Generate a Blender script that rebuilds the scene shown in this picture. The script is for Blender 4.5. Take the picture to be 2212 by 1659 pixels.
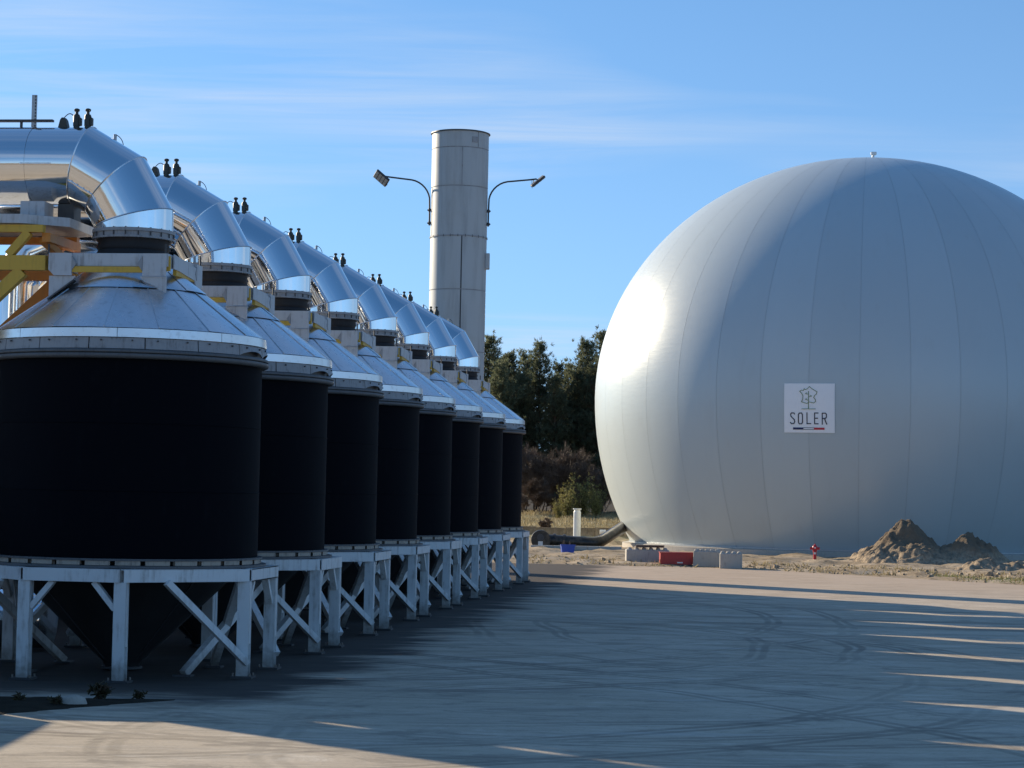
import bpy, math, random
import numpy as np
from mathutils import Vector, Matrix

# ------------------------------------------------------------------ camera, sky, sun, exposure
for o in list(bpy.data.objects):
    bpy.data.objects.remove(o)
scene = bpy.context.scene
col = scene.collection
R = math.radians
PI = math.pi

CAMH, FPX = 3.3, 4700.0
PITCH, ROLL, PHI = .0498, .0194, .1201
cam = bpy.data.cameras.new('camera')
cam_o = bpy.data.objects.new('camera', cam)
col.objects.link(cam_o)
cam.sensor_width = 36.0
cam.lens = 36.0 * FPX / 2212.0
cam.clip_start, cam.clip_end = .5, 9000
fwd = Vector((0, math.cos(PITCH), math.sin(PITCH)))
up0 = Vector((0, -math.sin(PITCH), math.cos(PITCH)))
cr, sr = math.cos(ROLL), math.sin(ROLL)
right = Vector((1, 0, 0)) * cr + up0 * sr
upv = Vector((-1, 0, 0)) * sr + up0 * cr
mw = Matrix((right, upv, -fwd)).transposed().to_4x4()
mw.translation = (0, 0, CAMH)
cam_o.matrix_world = mw
scene.camera = cam_o

SUN_AZ, SUN_EL = R(-45.8), R(18.0)       # azimuth measured from +Y towards +X
sdir = Vector((math.sin(SUN_AZ) * math.cos(SUN_EL), math.cos(SUN_AZ) * math.cos(SUN_EL), math.sin(SUN_EL)))
sun = bpy.data.lights.new('sun', 'SUN')
sun.energy, sun.angle, sun.color = 3.6, R(.53), (1.0, .84, .62)
sun_o = bpy.data.objects.new('sun', sun)
col.objects.link(sun_o)
sun_o.rotation_euler = sdir.to_track_quat('Z', 'Y').to_euler()
sun_o.location = sdir * 300

world = bpy.data.worlds.new('World')
scene.world = world
world.use_nodes = True
wn, wl = world.node_tree.nodes, world.node_tree.links
wn.clear()
w_out = wn.new('ShaderNodeOutputWorld')
w_bg = wn.new('ShaderNodeBackground')
w_sky = wn.new('ShaderNodeTexSky')
w_sky.sky_type = 'NISHITA'
w_sky.sun_disc = False
w_sky.sun_elevation = SUN_EL
w_sky.sun_rotation = SUN_AZ
w_sky.air_density, w_sky.dust_density, w_sky.ozone_density = 1.0, .35, 4.0
w_bg.inputs['Strength'].default_value = .115
CLX, CLY = 7.5, 9.5
# thin cirrus: streaks on a plane high above, found from the view direction
w_tc = wn.new('ShaderNodeTexCoord')
w_sep = wn.new('ShaderNodeSeparateXYZ')
wl.new(w_tc.outputs['Generated'], w_sep.inputs[0])
def wmath(op, a, b=None, c=None, clamp=False):
    n = wn.new('ShaderNodeMath'); n.operation = op; n.use_clamp = clamp
    for i, v in enumerate((a, b, c)):
        if v is None: continue
        if isinstance(v, (int, float)): n.inputs[i].default_value = v
        else: wl.new(v, n.inputs[i])
    return n.outputs[0]
zz = wmath('ADD', wmath('MAXIMUM', w_sep.outputs[2], 0.0), .06)
pxx = wmath('DIVIDE', w_sep.outputs[0], zz)
pyy = wmath('DIVIDE', w_sep.outputs[1], zz)
w_cmb = wn.new('ShaderNodeCombineXYZ')
wl.new(pxx, w_cmb.inputs[0]); wl.new(pyy, w_cmb.inputs[1])
w_map = wn.new('ShaderNodeMapping')
w_map.inputs['Rotation'].default_value = (0, 0, R(32))
w_map.inputs['Scale'].default_value = (.55, 2.4, 1)
wl.new(w_cmb.outputs[0], w_map.inputs[0])
w_n1 = wn.new('ShaderNodeTexNoise')
w_n1.inputs['Scale'].default_value = 1.6; w_n1.inputs['Detail'].default_value = 9; w_n1.inputs['Roughness'].default_value = .62
w_n1.inputs['Distortion'].default_value = .7
wl.new(w_map.outputs[0], w_n1.inputs['Vector'])
w_n2 = wn.new('ShaderNodeTexNoise')
w_n2.inputs['Scale'].default_value = .55; w_n2.inputs['Detail'].default_value = 3
w_map2 = wn.new('ShaderNodeMapping')
w_map2.inputs['Location'].default_value = (CLX, CLY, 0)
wl.new(w_cmb.outputs[0], w_map2.inputs[0]); wl.new(w_map2.outputs[0], w_n2.inputs['Vector'])
streak = wmath('MULTIPLY', wmath('SUBTRACT', w_n1.outputs[0], .34), 2.9, clamp=True)
patch = wmath('MULTIPLY', wmath('SUBTRACT', w_n2.outputs[0], .49), 4.2, clamp=True)
cloud = wmath('MULTIPLY', wmath('MULTIPLY', streak, patch), wmath('MULTIPLY', wmath('DIVIDE', .27, zz, clamp=True), .95))
w_mix = wn.new('ShaderNodeMix'); w_mix.data_type = 'RGBA'
wl.new(cloud, w_mix.inputs['Factor'])
w_tint = wn.new('ShaderNodeMix'); w_tint.data_type = 'RGBA'; w_tint.blend_type = 'MULTIPLY'
w_tint.inputs['Factor'].default_value = 1.0
w_tint.inputs[7].default_value = (.58, .85, .95, 1)
# clear winter air: the deep blue reaches lower than in the stock sky
w_up = wn.new('ShaderNodeCombineXYZ')
wl.new(w_sep.outputs[0], w_up.inputs[0]); wl.new(w_sep.outputs[1], w_up.inputs[1])
wl.new(wmath('ADD', wmath('MULTIPLY', w_sep.outputs[2], 1.75), .13), w_up.inputs[2])
w_nrm = wn.new('ShaderNodeVectorMath'); w_nrm.operation = 'NORMALIZE'
wl.new(w_up.outputs[0], w_nrm.inputs[0]); wl.new(w_nrm.outputs[0], w_sky.inputs['Vector'])
wl.new(w_sky.outputs[0], w_tint.inputs[6])
w_hz = wn.new('ShaderNodeMix'); w_hz.data_type = 'RGBA'      # pale haze low over the horizon
wl.new(wmath('MULTIPLY', wmath('POWER', 2.718, wmath('MULTIPLY', wmath('MAXIMUM', w_sep.outputs[2], 0.0), -6.0)), .58), w_hz.inputs['Factor'])
wl.new(w_tint.outputs[2], w_hz.inputs[6]); w_hz.inputs[7].default_value = (2.3, 2.95, 3.4, 1)
wl.new(w_hz.outputs[2], w_mix.inputs[6])
w_mix.inputs[7].default_value = (2.8, 3.2, 3.8, 1)
wl.new(w_mix.outputs[2], w_bg.inputs['Color'])
wl.new(w_bg.outputs[0], w_out.inputs[0])

vs = scene.view_settings
vs.view_transform, vs.look, vs.gamma = 'Standard', 'None', 1.0
vs.exposure = 1.05
vs.use_curve_mapping = False
scene.cycles.max_bounces = 8
scene.cycles.use_denoising = True

# ------------------------------------------------------------------ helpers
def tag(o, label=None, cat=None, group=None, kind=None):
    if label: o['label'] = label
    if cat: o['category'] = cat
    if group: o['group'] = group
    if kind: o['kind'] = kind
    return o

def empty(name, loc=(0, 0, 0), rz=0.0):
    o = bpy.data.objects.new(name, None)
    o.empty_display_size = .3
    o.location = loc; o.rotation_euler = (0, 0, rz)
    col.objects.link(o)
    return o

def ray(u, v):
    X, Y = u - 1106.0, v - 829.5
    x = X * cr + Y * sr; y = -X * sr + Y * cr
    return Vector((x, FPX * math.cos(PITCH) + y * math.sin(PITCH), FPX * math.sin(PITCH) - y * math.cos(PITCH)))
def at(u, v, D):
    r = ray(u, v); return Vector((0, 0, CAMH)) + r * (D / r.y)
def gnd(u, v, z=0.0):
    r = ray(u, v); return Vector((0, 0, CAMH)) + r * ((z - CAMH) / r.z)

class MB:
    """collects shapes into one mesh"""
    def __init__(s): s.v, s.f = [], []
    def add(s, vs_, fs_):
        b = len(s.v); s.v += [tuple(p) for p in vs_]; s.f += [tuple(i + b for i in f) for f in fs_]; return s
    def box(s, x0, x1, y0, y1, z0, z1, m=None):
        p = [(x, y, z) for z in (z0, z1) for y in (y0, y1) for x in (x0, x1)]
        if m is not None: p = [m @ Vector(q) for q in p]
        return s.add(p, [(0, 2, 3, 1), (4, 5, 7, 6), (0, 1, 5, 4), (2, 6, 7, 3), (0, 4, 6, 2), (1, 3, 7, 5)])
    def bbox(s, x0, x1, y0, y1, z0, z1, b, m=None):
        """box with chamfered edges"""
        import itertools
        pts, idx = [], {}
        X, Y, Z = (x0, x1), (y0, y1), (z0, z1)
        for i, j, k in itertools.product((0, 1), repeat=3):
            sx, sy, sz = (1 - 2 * i) * b, (1 - 2 * j) * b, (1 - 2 * k) * b
            for a in range(3):
                q = [X[i] + sx, Y[j] + sy, Z[k] + sz]
                q[a] = (X[i], Y[j], Z[k])[a]
                idx[(i, j, k, a)] = len(pts); pts.append(Vector(q))
        c = Vector(((x0 + x1) / 2, (y0 + y1) / 2, (z0 + z1) / 2))
        fs = []
        def face(ids):
            p = [pts[t] for t in ids]
            n = (p[1] - p[0]).cross(p[2] - p[0])
            if n.dot(sum(p, Vector()) / len(p) - c) < 0: ids = ids[::-1]
            fs.append(tuple(ids))
        for a in range(3):
            o1, o2 = [t for t in range(3) if t != a]
            for e in (0, 1):
                ids = []
                for (p, q) in ((0, 0), (1, 0), (1, 1), (0, 1)):
                    k = [0, 0, 0]; k[a] = e; k[o1] = p; k[o2] = q
                    ids.append(idx[(*k, a)])
                face(ids)
            for p in (0, 1):
                for q in (0, 1):
                    k0 = [0, 0, 0]; k0[o1] = p; k0[o2] = q
                    k1 = list(k0); k1[a] = 1
                    face([idx[(*k0, o1)], idx[(*k1, o1)], idx[(*k1, o2)], idx[(*k0, o2)]])
        for k in itertools.product((0, 1), repeat=3):
            face([idx[(*k, 0)], idx[(*k, 1)], idx[(*k, 2)]])
        if m is not None: pts = [m @ p for p in pts]
        return s.add(pts, fs)
    def bar(s, a, b, w, h, up=(0, 0, 1)):
        """rectangular bar from a to b, w across, h along up"""
        a, b = Vector(a), Vector(b); d = (b - a).normalized(); up = Vector(up)
        if abs(d.dot(up)) > .98: up = Vector((0, 1, 0))
        x = d.cross(up).normalized(); u = x.cross(d).normalized()
        p = [c + x * (i * w / 2) + u * (j * h / 2) for c in (a, b) for (i, j) in ((-1, -1), (1, -1), (1, 1), (-1, 1))]
        return s.add(p, [(3, 2, 1, 0), (4, 5, 6, 7), (0, 1, 5, 4), (1, 2, 6, 5), (2, 3, 7, 6), (3, 0, 4, 7)])
    def tube(s, pts, r, n=10, cap=True):
        pts = [Vector(p) for p in pts]
        rr = r if isinstance(r, (list, tuple)) else [r] * len(pts)
        rings = []
        prevx = None
        for i, p in enumerate(pts):
            if i == 0: d = pts[1] - pts[0]
            elif i == len(pts) - 1: d = pts[-1] - pts[-2]
            else: d = (pts[i + 1] - p).normalized() + (p - pts[i - 1]).normalized()
            d.normalize()
            x = (prevx - d * prevx.dot(d)) if prevx is not None else d.cross(Vector((0, 0, 1)) if abs(d.z) < .95 else Vector((0, 1, 0)))
            x.normalize(); prevx = x; y = d.cross(x)
            rings.append([p + (x * math.cos(2 * PI * k / n) + y * math.sin(2 * PI * k / n)) * rr[i] for k in range(n)])
        v = [q for rg in rings for q in rg]; f = []
        for i in range(len(pts) - 1):
            for k in range(n):
                f.append((i * n + k, i * n + (k + 1) % n, (i + 1) * n + (k + 1) % n, (i + 1) * n + k))
        if cap:
            f.append(tuple(range(n - 1, -1, -1))); f.append(tuple((len(pts) - 1) * n + k for k in range(n)))
        return s.add(v, f)
    def lathe(s, prof, n=48, a0=0.0, a1=2 * PI, c=(0, 0)):
        """revolve (r,z) profile about a vertical axis at c; angle 0 = -y, positive towards +x"""
        full = abs(a1 - a0 - 2 * PI) < 1e-6
        cols = n if full else n + 1
        v = []
        for k in range(cols):
            a = a0 + (a1 - a0) * k / n
            for (r, z) in prof: v.append((c[0] + r * math.sin(a), c[1] - r * math.cos(a), z))
        m = len(prof); f = []
        for k in range(n):
            k2 = (k + 1) % cols
            for i in range(m - 1):
                f.append((k * m + i, k2 * m + i, k2 * m + i + 1, k * m + i + 1))
        return s.add(v, f)
    def prism(s, poly, axis, t0, t1, m=None):
        """extrude a 2D polygon; axis is the index of the extruded coordinate"""
        n = len(poly); v = []
        for t in (t0, t1):
            for (a, b) in poly:
                q = [a, b]; q.insert(axis, t); v.append(Vector(q))
        if m is not None: v = [m @ q for q in v]
        f = [tuple(range(n)), tuple(range(2 * n - 1, n - 1, -1))] + [(i, i + n, (i + 1) % n + n, (i + 1) % n) for i in range(n)]
        return s.add(v, f)
    def mesh(s, name, mat, smooth=None):
        me = bpy.data.meshes.new(name)
        me.from_pydata([tuple(p) for p in s.v], [], s.f)
        me.validate(clean_customdata=False)
        import bmesh
        if len(s.f) < 20000:
            bm = bmesh.new(); bm.from_mesh(me)
            bmesh.ops.recalc_face_normals(bm, faces=bm.faces)
            bm.to_mesh(me); bm.free()
        me.materials.append(mat)
        if smooth is not None:
            for p in me.polygons: p.use_smooth = True
            me.set_sharp_from_angle(angle=R(smooth))
        return me
    def build(s, name, mat, parent=None, smooth=None):
        o = bpy.data.objects.new(name, s.mesh(name, mat, smooth))
        col.objects.link(o)
        if parent is not None: o.parent = parent
        return o

def copy_tree(o, parent=None):
    c = o.copy(); col.objects.link(c)
    if parent is not None:
        c.parent = parent
    for ch in list(o.children): copy_tree(ch, c)
    return c

# ------------------------------------------------------------------ materials
def lin(r, g, b):
    f = lambda c: (c / 255 / 12.92) if c / 255 <= .04045 else ((c / 255 + .055) / 1.055) ** 2.4
    return (f(r), f(g), f(b), 1)

class NT:
    def __init__(s, name):
        s.m = bpy.data.materials.new(name); s.m.use_nodes = True
        s.t = s.m.node_tree; s.n, s.l = s.t.nodes, s.t.links
        s.b = s.n['Principled BSDF']
    def val(s, sock, v):
        if isinstance(v, (int, float)): sock.default_value = v
        elif isinstance(v, (tuple, list)): sock.default_value = v
        else: s.l.new(v, sock)
    def math(s, op, a, b=None, c=None, clamp=False):
        n = s.n.new('ShaderNodeMath'); n.operation = op; n.use_clamp = clamp
        for i, v in enumerate((a, b, c)):
            if v is not None: s.val(n.inputs[i], v)
        return n.outputs[0]
    def coord(s, kind='Object', scale=(1, 1, 1), rot=(0, 0, 0)):
        tc = s.n.new('ShaderNodeTexCoord'); mp = s.n.new('ShaderNodeMapping')
        mp.inputs['Scale'].default_value = scale; mp.inputs['Rotation'].default_value = rot
        s.l.new(tc.outputs[kind], mp.inputs[0]); return mp.outputs[0]
    def rcoord(s):
        tc = s.n.new('ShaderNodeTexCoord'); oi = s.n.new('ShaderNodeObjectInfo')
        v = s.n.new('ShaderNodeVectorMath'); v.operation = 'SCALE'; v.inputs[0].default_value = (31, 17, 23); s.l.new(oi.outputs['Random'], v.inputs['Scale'])
        a = s.n.new('ShaderNodeVectorMath'); a.operation = 'ADD'; s.l.new(tc.outputs['Object'], a.inputs[0]); s.l.new(v.outputs[0], a.inputs[1])
        return a.outputs[0]
    def pos(s):
        g = s.n.new('ShaderNodeNewGeometry'); return g.outputs['Position']
    def island(s):
        g = s.n.new('ShaderNodeNewGeometry'); return g.outputs['Random Per Island']
    def objrand(s):
        g = s.n.new('ShaderNodeObjectInfo'); return g.outputs['Random']
    def mapping(s, vec, scale=(1, 1, 1), rot=(0, 0, 0), loc=(0, 0, 0)):
        mp = s.n.new('ShaderNodeMapping')
        mp.inputs['Scale'].default_value = scale; mp.inputs['Rotation'].default_value = rot; mp.inputs['Location'].default_value = loc
        s.l.new(vec, mp.inputs[0]); return mp.outputs[0]
    def noise(s, vec, scale, detail=4, rough=.55, dist=0):
        n = s.n.new('ShaderNodeTexNoise')
        n.inputs['Scale'].default_value = scale; n.inputs['Detail'].default_value = detail
        n.inputs['Roughness'].default_value = rough; n.inputs['Distortion'].default_value = dist
        if vec is not None: s.l.new(vec, n.inputs['Vector'])
        return n.outputs[0]
    def ramp(s, v, a, b, x=0.0, y=1.0):
        n = s.n.new('ShaderNodeMapRange'); n.interpolation_type = 'SMOOTHSTEP'
        s.val(n.inputs[0], v)
        for i, q in enumerate((a, b, x, y)): n.inputs[i + 1].default_value = q
        return n.outputs[0]
    def mix(s, f, a, b, mode='MIX'):
        n = s.n.new('ShaderNodeMix'); n.data_type = 'RGBA'; n.blend_type = mode
        s.val(n.inputs['Factor'], f); s.val(n.inputs[6], a); s.val(n.inputs[7], b)
        return n.outputs[2]
    def bump(s, h, strength=.3, dist=.02):
        n = s.n.new('ShaderNodeBump'); n.inputs['Strength'].default_value = strength; n.inputs['Distance'].default_value = dist
        s.l.new(h, n.inputs['Height']); s.l.new(n.outputs[0], s.b.inputs['Normal'])
    def set(s, color=None, rough=None, metal=None, spec=None):
        if color is not None: s.val(s.b.inputs['Base Color'], color)
        if rough is not None: s.val(s.b.inputs['Roughness'], rough)
        if metal is not None: s.val(s.b.inputs['Metallic'], metal)
        if spec is not None: s.val(s.b.inputs['Specular IOR Level'], spec)
        return s.m

def M_paint(name, rgb, rough=.5, dirt=.35, dirtcol=(.12, .09, .06, 1), scale=2.5, metal=0.0, spec=.5):
    t = NT(name); p = t.rcoord()
    n = t.noise(p, scale, 6, .65); n2 = t.noise(t.mapping(p, (6, 6, .7)), scale, 4, .6)
    f = t.math('MULTIPLY', t.ramp(t.math('MULTIPLY', n, n2), .22, .5), dirt)
    c = t.mix(f, (*rgb, 1), dirtcol)
    t.set(c, t.math('ADD', t.math('MULTIPLY', n, .25), rough - .12), metal, spec)
    t.bump(n, .08, .01)
    return t.m

def M_metal(name, rgb, rough, wav=.02, var=.12, aniso=0, spots=0.0):
    t = NT(name); p = t.rcoord()
    n = t.noise(p, 1.3, 3, .5); n2 = t.noise(t.mapping(p, (1, 1, 1)), 9, 5, .6)
    r = t.objrand()
    v = t.math('ADD', t.math('MULTIPLY', r, var), 1 - var)
    hsv = t.n.new('ShaderNodeHueSaturation'); hsv.inputs['Color'].default_value = (*rgb, 1)
    t.l.new(v, hsv.inputs['Value'])
    c = hsv.outputs[0]
    if spots: c = t.mix(t.math('MULTIPLY', t.ramp(n2, .52, .75), spots), c, (.28, .27, .26, 1))
    t.set(c, t.math('ADD', t.math('MULTIPLY', n2, .12), rough - .06), 1.0)
    t.bump(n, wav, .05)
    return t.m

MAT = {}
MAT['duct'] = M_metal('polished_aluminium', (.86, .87, .88), .085, .045, .06)
MAT['roof'] = M_metal('weathered_aluminium', (.84, .85, .87), .29, .10, .14, spots=.3)
MAT['band'] = M_metal('aluminium_band', (.78, .79, .80), .30, .06, .1, spots=.3)
MAT['rimplate'] = M_paint('grey_rim_plate', (.30, .31, .32), .5, .7, (.06, .055, .05, 1), 4)
MAT['rimflange'] = M_paint('dark_rim_flange', (.10, .105, .11), .55, .7, (.03, .03, .03, 1), 5)
MAT['white_steel'] = M_paint('white_painted_steel', (.70, .71, .70), .45, .75, (.22, .19, .15, 1), 2.2)
def add_grime(mat, z0, z1):
    nt = mat.node_tree; n_, l_ = nt.nodes, nt.links; b = n_['Principled BSDF']; src = b.inputs['Base Color'].links[0].from_socket
    g = n_.new('ShaderNodeNewGeometry'); sp_ = n_.new('ShaderNodeSeparateXYZ'); l_.new(g.outputs['Position'], sp_.inputs[0])
    nz = n_.new('ShaderNodeTexNoise'); nz.inputs['Scale'].default_value = 9; nz.inputs['Detail'].default_value = 5; l_.new(g.outputs['Position'], nz.inputs['Vector'])
    ad = n_.new('ShaderNodeMath'); ad.operation = 'MULTIPLY_ADD'; ad.inputs[1].default_value = .5; l_.new(nz.outputs[0], ad.inputs[0]); l_.new(sp_.outputs[2], ad.inputs[2])
    mr = n_.new('ShaderNodeMapRange'); l_.new(ad.outputs[0], mr.inputs[0]); mr.inputs[1].default_value = z0 + .25; mr.inputs[2].default_value = z1 + .25; mr.inputs[3].default_value = .75; mr.inputs[4].default_value = 0
    mx = n_.new('ShaderNodeMix'); mx.data_type = 'RGBA'; l_.new(mr.outputs[0], mx.inputs['Factor']); l_.new(src, mx.inputs[6]); mx.inputs[7].default_value = (.16, .14, .11, 1)
    l_.new(mx.outputs[2], b.inputs['Base Color'])
add_grime(MAT['white_steel'], .05, .42)
MAT['grey_steel'] = M_paint('grey_painted_steel', (.50, .515, .525), .45, .6, (.15, .12, .10, 1), 3)
MAT['beige'] = M_paint('beige_flange_block', (.42, .36, .29), .6, .7, (.07, .055, .05, 1), 6)
MAT['yellow'] = M_paint('yellow_paint', (.62, .38, .045), .5, .4, (.25, .14, .04, 1), 3)
MAT['orange'] = M_paint('orange_paint', (.62, .24, .035), .45, .35, (.3, .1, .03, 1), 3)
MAT['rubber'] = M_paint('black_fabric_bellows', (.012, .012, .014), .7, .4, (.05, .045, .04, 1), 5)
MAT['device'] = M_paint('olive_black_device', (.035, .042, .035), .5, .4, (.01, .01, .01, 1), 8)
MAT['galv'] = M_paint('galvanised_steel', (.40, .42, .43), .4, .4, (.15, .14, .13, 1), 5, metal=.6)
MAT['dark_steel'] = M_paint('dark_steel', (.05, .052, .055), .5, .4, (.02, .02, .02, 1), 5)
MAT['bolt'] = M_paint('bolt_steel', (.25, .22, .19), .5, .6, (.1, .05, .03, 1), 8, metal=.5)
MAT['concrete'] = M_paint('cast_concrete', (.46, .43, .38), .85, .6, (.2, .17, .14, 1), 3, spec=.2)
MAT['red'] = M_paint('red_paint', (.42, .035, .03), .45, .5, (.12, .02, .02, 1), 3)
MAT['hydrant'] = M_paint('hydrant_red', (.5, .018, .03), .35, .2, (.2, .01, .01, 1), 3)
MAT['blue'] = M_paint('blue_plastic', (.03, .08, .42), .4, .3, (.05, .05, .12, 1), 3)
MAT['white'] = M_paint('white_plastic', (.75, .76, .74), .4, .4, (.35, .3, .22, 1), 3)
MAT['wood'] = M_paint('weathered_boards', (.16, .11, .075), .8, .5, (.05, .04, .03, 1), 3)
MAT['banner'] = M_paint('white_banner', (.94, .945, .95), .5, .08, (.6, .6, .6, 1), 2)
MAT['navy'] = M_paint('navy_print', (.012, .022, .10), .5, 0)
MAT['ink'] = M_paint('dark_ink', (.012, .020, .045), .5, 0)
MAT['printred'] = M_paint('red_print', (.55, .03, .05), .5, 0)
MAT['green'] = M_paint('olive_print', (.20, .27, .13), .5, 0)
MAT['stone'] = M_paint('pale_stone', (.42, .38, .32), .85, .5, (.2, .17, .13, 1), 12)
MAT['lens'] = M_paint('lamp_lens', (.45, .45, .42), .25, .1)

t = NT('black_tank'); p = t.rcoord()
n = t.noise(p, 3, 6, .7); n2 = t.noise(t.mapping(p, (5, 5, .5)), 1.2, 5, .6)
t.set(t.mix(t.math('MULTIPLY', t.ramp(t.math('MULTIPLY', n, n2), .28, .5), .5), (.0014, .0020, .0046, 1), (.0085, .0095, .012, 1)), .75, 0, .08)
MAT['tank'] = t.m
t = NT('dark_hopper'); p = t.coord(); n = t.noise(p, 2, 5, .6)
t.set(t.mix(n, (.014, .015, .017, 1), (.035, .035, .035, 1)), .55, .0, .3)
MAT['hopper'] = t.m
t = NT('black_pipe'); p = t.coord(); n = t.noise(p, 3, 4, .6)
t.set(t.mix(t.ramp(n, .4, .75), (.018, .015, .012, 1), (.10, .075, .05, 1)), .35, 0, .5)
MAT['pipe'] = t.m

# silver membrane of the gas holder
t = NT('silver_membrane'); p = t.coord()
n = t.noise(p, .18, 4, .55); n2 = t.noise(t.mapping(p, (1, 1, .25)), 1.2, 5, .6)
n3 = t.noise(t.mapping(p, (.6, .6, 3.5)), 1.5, 4, .6)
c = t.mix(n, (.48, .545, .565, 1), (.525, .59, .605, 1))
c = t.mix(t.math('MULTIPLY', t.ramp(n2, .55, .85), .25), c, (.43, .44, .42, 1))
r = t.objrand()
hsv = t.n.new('ShaderNodeHueSaturation'); t.l.new(c, hsv.inputs['Color']); t.l.new(t.math('ADD', t.math('MULTIPLY', r, .06), .97), hsv.inputs['Value'])
t.set(hsv.outputs[0], t.math('ADD', t.math('MULTIPLY', n3, .08), .29), .08, .35)
t.bump(t.math('ADD', n3, t.math('MULTIPLY', t.noise(p, .45, 3, .5), 1.2)), .035, .12)
MAT['membrane'] = t.m
t = NT('seam_weld'); t.set((.38, .435, .455, 1), .36, .07); MAT['seam'] = t.m

t = NT('chimney_paint'); p = t.coord()
n = t.noise(t.mapping(p, (2.5, 2.5, .25)), 1.3, 6, .65); n2 = t.noise(p, 1.2, 4, .6)
c = t.mix(t.ramp(n, .42, .8), (.43, .455, .455, 1), (.32, .335, .335, 1))
c = t.mix(t.math('MULTIPLY', t.ramp(n2, .5, .8), .35), c, (.36, .355, .32, 1))
t.set(c, .45, .15, .4); t.bump(n2, .06, .05)
MAT['chimney'] = t.m

# sandy ground
t = NT('sandy_ground'); p = t.pos()
n = t.noise(p, .35, 6, .6); n2 = t.noise(t.mapping(p, (1, .45, 1)), 1.6, 6, .7); n3 = t.noise(p, .03, 4, .5)
c = t.mix(t.ramp(n, .38, .62), (.34, .26, .17, 1), (.47, .38, .27, 1))
c = t.mix(t.ramp(n2, .5, .68), c, (.17, .13, .085, 1))
sp = t.n.new('ShaderNodeSeparateXYZ'); t.l.new(p, sp.inputs[0])
far = t.ramp(t.math('ADD', sp.outputs[1], t.math('MULTIPLY', n, 16)), 152, 164)
field = t.mix(t.ramp(n2, .36, .62), (.22, .20, .10, 1), (.36, .30, .18, 1))
c = t.mix(far, c, field)
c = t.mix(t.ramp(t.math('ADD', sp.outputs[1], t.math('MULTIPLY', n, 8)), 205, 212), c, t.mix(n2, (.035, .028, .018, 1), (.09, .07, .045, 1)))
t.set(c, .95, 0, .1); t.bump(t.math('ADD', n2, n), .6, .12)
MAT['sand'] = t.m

t = NT('dug_earth'); p = t.pos()
n = t.noise(p, 1.1, 6, .65); n2 = t.noise(t.mapping(p, (2.2, 2.2, 1.0)), 2.0, 6, .7)
sp = t.n.new('ShaderNodeSeparateXYZ'); t.l.new(p, sp.inputs[0])
top = t.ramp(t.math('ADD', sp.outputs[2], t.math('MULTIPLY', n, 1.3)), .75, 1.9)
c = t.mix(t.ramp(n2, .36, .64), (.46, .36, .25, 1), (.25, .195, .135, 1))
c = t.mix(top, c, t.mix(n2, (.13, .10, .07, 1), (.25, .19, .13, 1)))
t.set(c, .95, 0, .1); t.bump(t.math('ADD', n2, n), .9, .12)
MAT['earth'] = t.m
t = NT('dark_soil'); p = t.pos(); n = t.noise(p, 2.5, 6, .7)
t.set(t.mix(n, (.010, .009, .007, 1), (.06, .05, .035, 1)), .95, 0, .1); t.bump(n, .8, .08)
MAT['soil'] = t.m

# concrete yard: broom streaks, tyre arcs, charcoal dust along the silo row
X0, Y0, SP = -6.878, 39.114, 5.899
t = NT('yard_concrete'); p = t.pos()
sp = t.n.new('ShaderNodeSeparateXYZ'); t.l.new(p, sp.inputs[0]); px, py = sp.outputs[0], sp.outputs[1]
fine = t.noise(p, 3.2, 8, .7); big = t.noise(p, .16, 5, .6)
strk = t.noise(t.mapping(p, (.35, 1.5, 1), (0, 0, R(-4))), 1.0, 8, .68, .4)
strk2 = t.noise(t.mapping(p, (.12, .9, 1), (0, 0, R(3))), 1.0, 6, .65, .2)
c = t.mix(t.ramp(big, .35, .65), (.53, .445, .33, 1), (.60, .515, .395, 1))
c = t.mix(t.math('MULTIPLY', t.ramp(strk, .40, .72), .55), c, (.275, .235, .185, 1))
c = t.mix(t.math('MULTIPLY', t.ramp(strk2, .56, .74), .65), c, (.56, .52, .46, 1))
c = t.mix(t.math('MULTIPLY', t.ramp(fine, .45, .75), .25), c, (.24, .20, .16, 1))
grit = t.noise(p, 14, 6, .75); blot = t.noise(t.mapping(p, (.6, 1.3, 1)), .9, 8, .72, .8)
c = t.mix(t.math('MULTIPLY', t.ramp(grit, .5, .72), .45), c, (.25, .215, .175, 1))
c = t.mix(t.math('MULTIPLY', t.ramp(grit, .46, .30), .30), c, (.66, .61, .53, 1))
c = t.mix(t.math('MULTIPLY', t.ramp(blot, .51, .62), .62), c, (.27, .23, .18, 1))
c = t.mix(t.math('MULTIPLY', t.ramp(blot, .44, .34), .55), c, (.70, .63, .52, 1))
# far pavement is more reddish
c = t.mix(t.math('MULTIPLY', t.ramp(py, 60, 92), .55), c, t.mix(strk, (.44, .29, .20, 1), (.52, .40, .29, 1)))
tyre = None
wob = t.math('MULTIPLY', t.math('SUBTRACT', t.noise(p, .12, 2, .5), .5), 2.0)
arcs = []
for (ax, ay, ar, st) in ((-5.5, 49, 11.3, .95), (-9, 43, 16.5, .75), (-14, 60, 21, .7), (2, 38, 9, .6), (-20, 20, 28, .8), (22, 55, 21, .6), (-3, 44, 13.2, .6), (9, 30, 12, .5)):
    for dr in (0, .28, 1.9, 2.18): arcs.append((ax, ay, ar + dr, .13, st))
for (ax, ay, ar, aw, st) in arcs:
    d = t.math('SQRT', t.math('ADD', t.math('POWER', t.math('SUBTRACT', px, ax), 2), t.math('POWER', t.math('SUBTRACT', py, ay), 2)))
    d = t.math('ABSOLUTE', t.math('SUBTRACT', t.math('ADD', d, wob), ar))
    b = t.math('MULTIPLY', t.ramp(d, aw, aw * .35), st)
    tyre = b if tyre is None else t.math('MAXIMUM', tyre, b)
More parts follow.
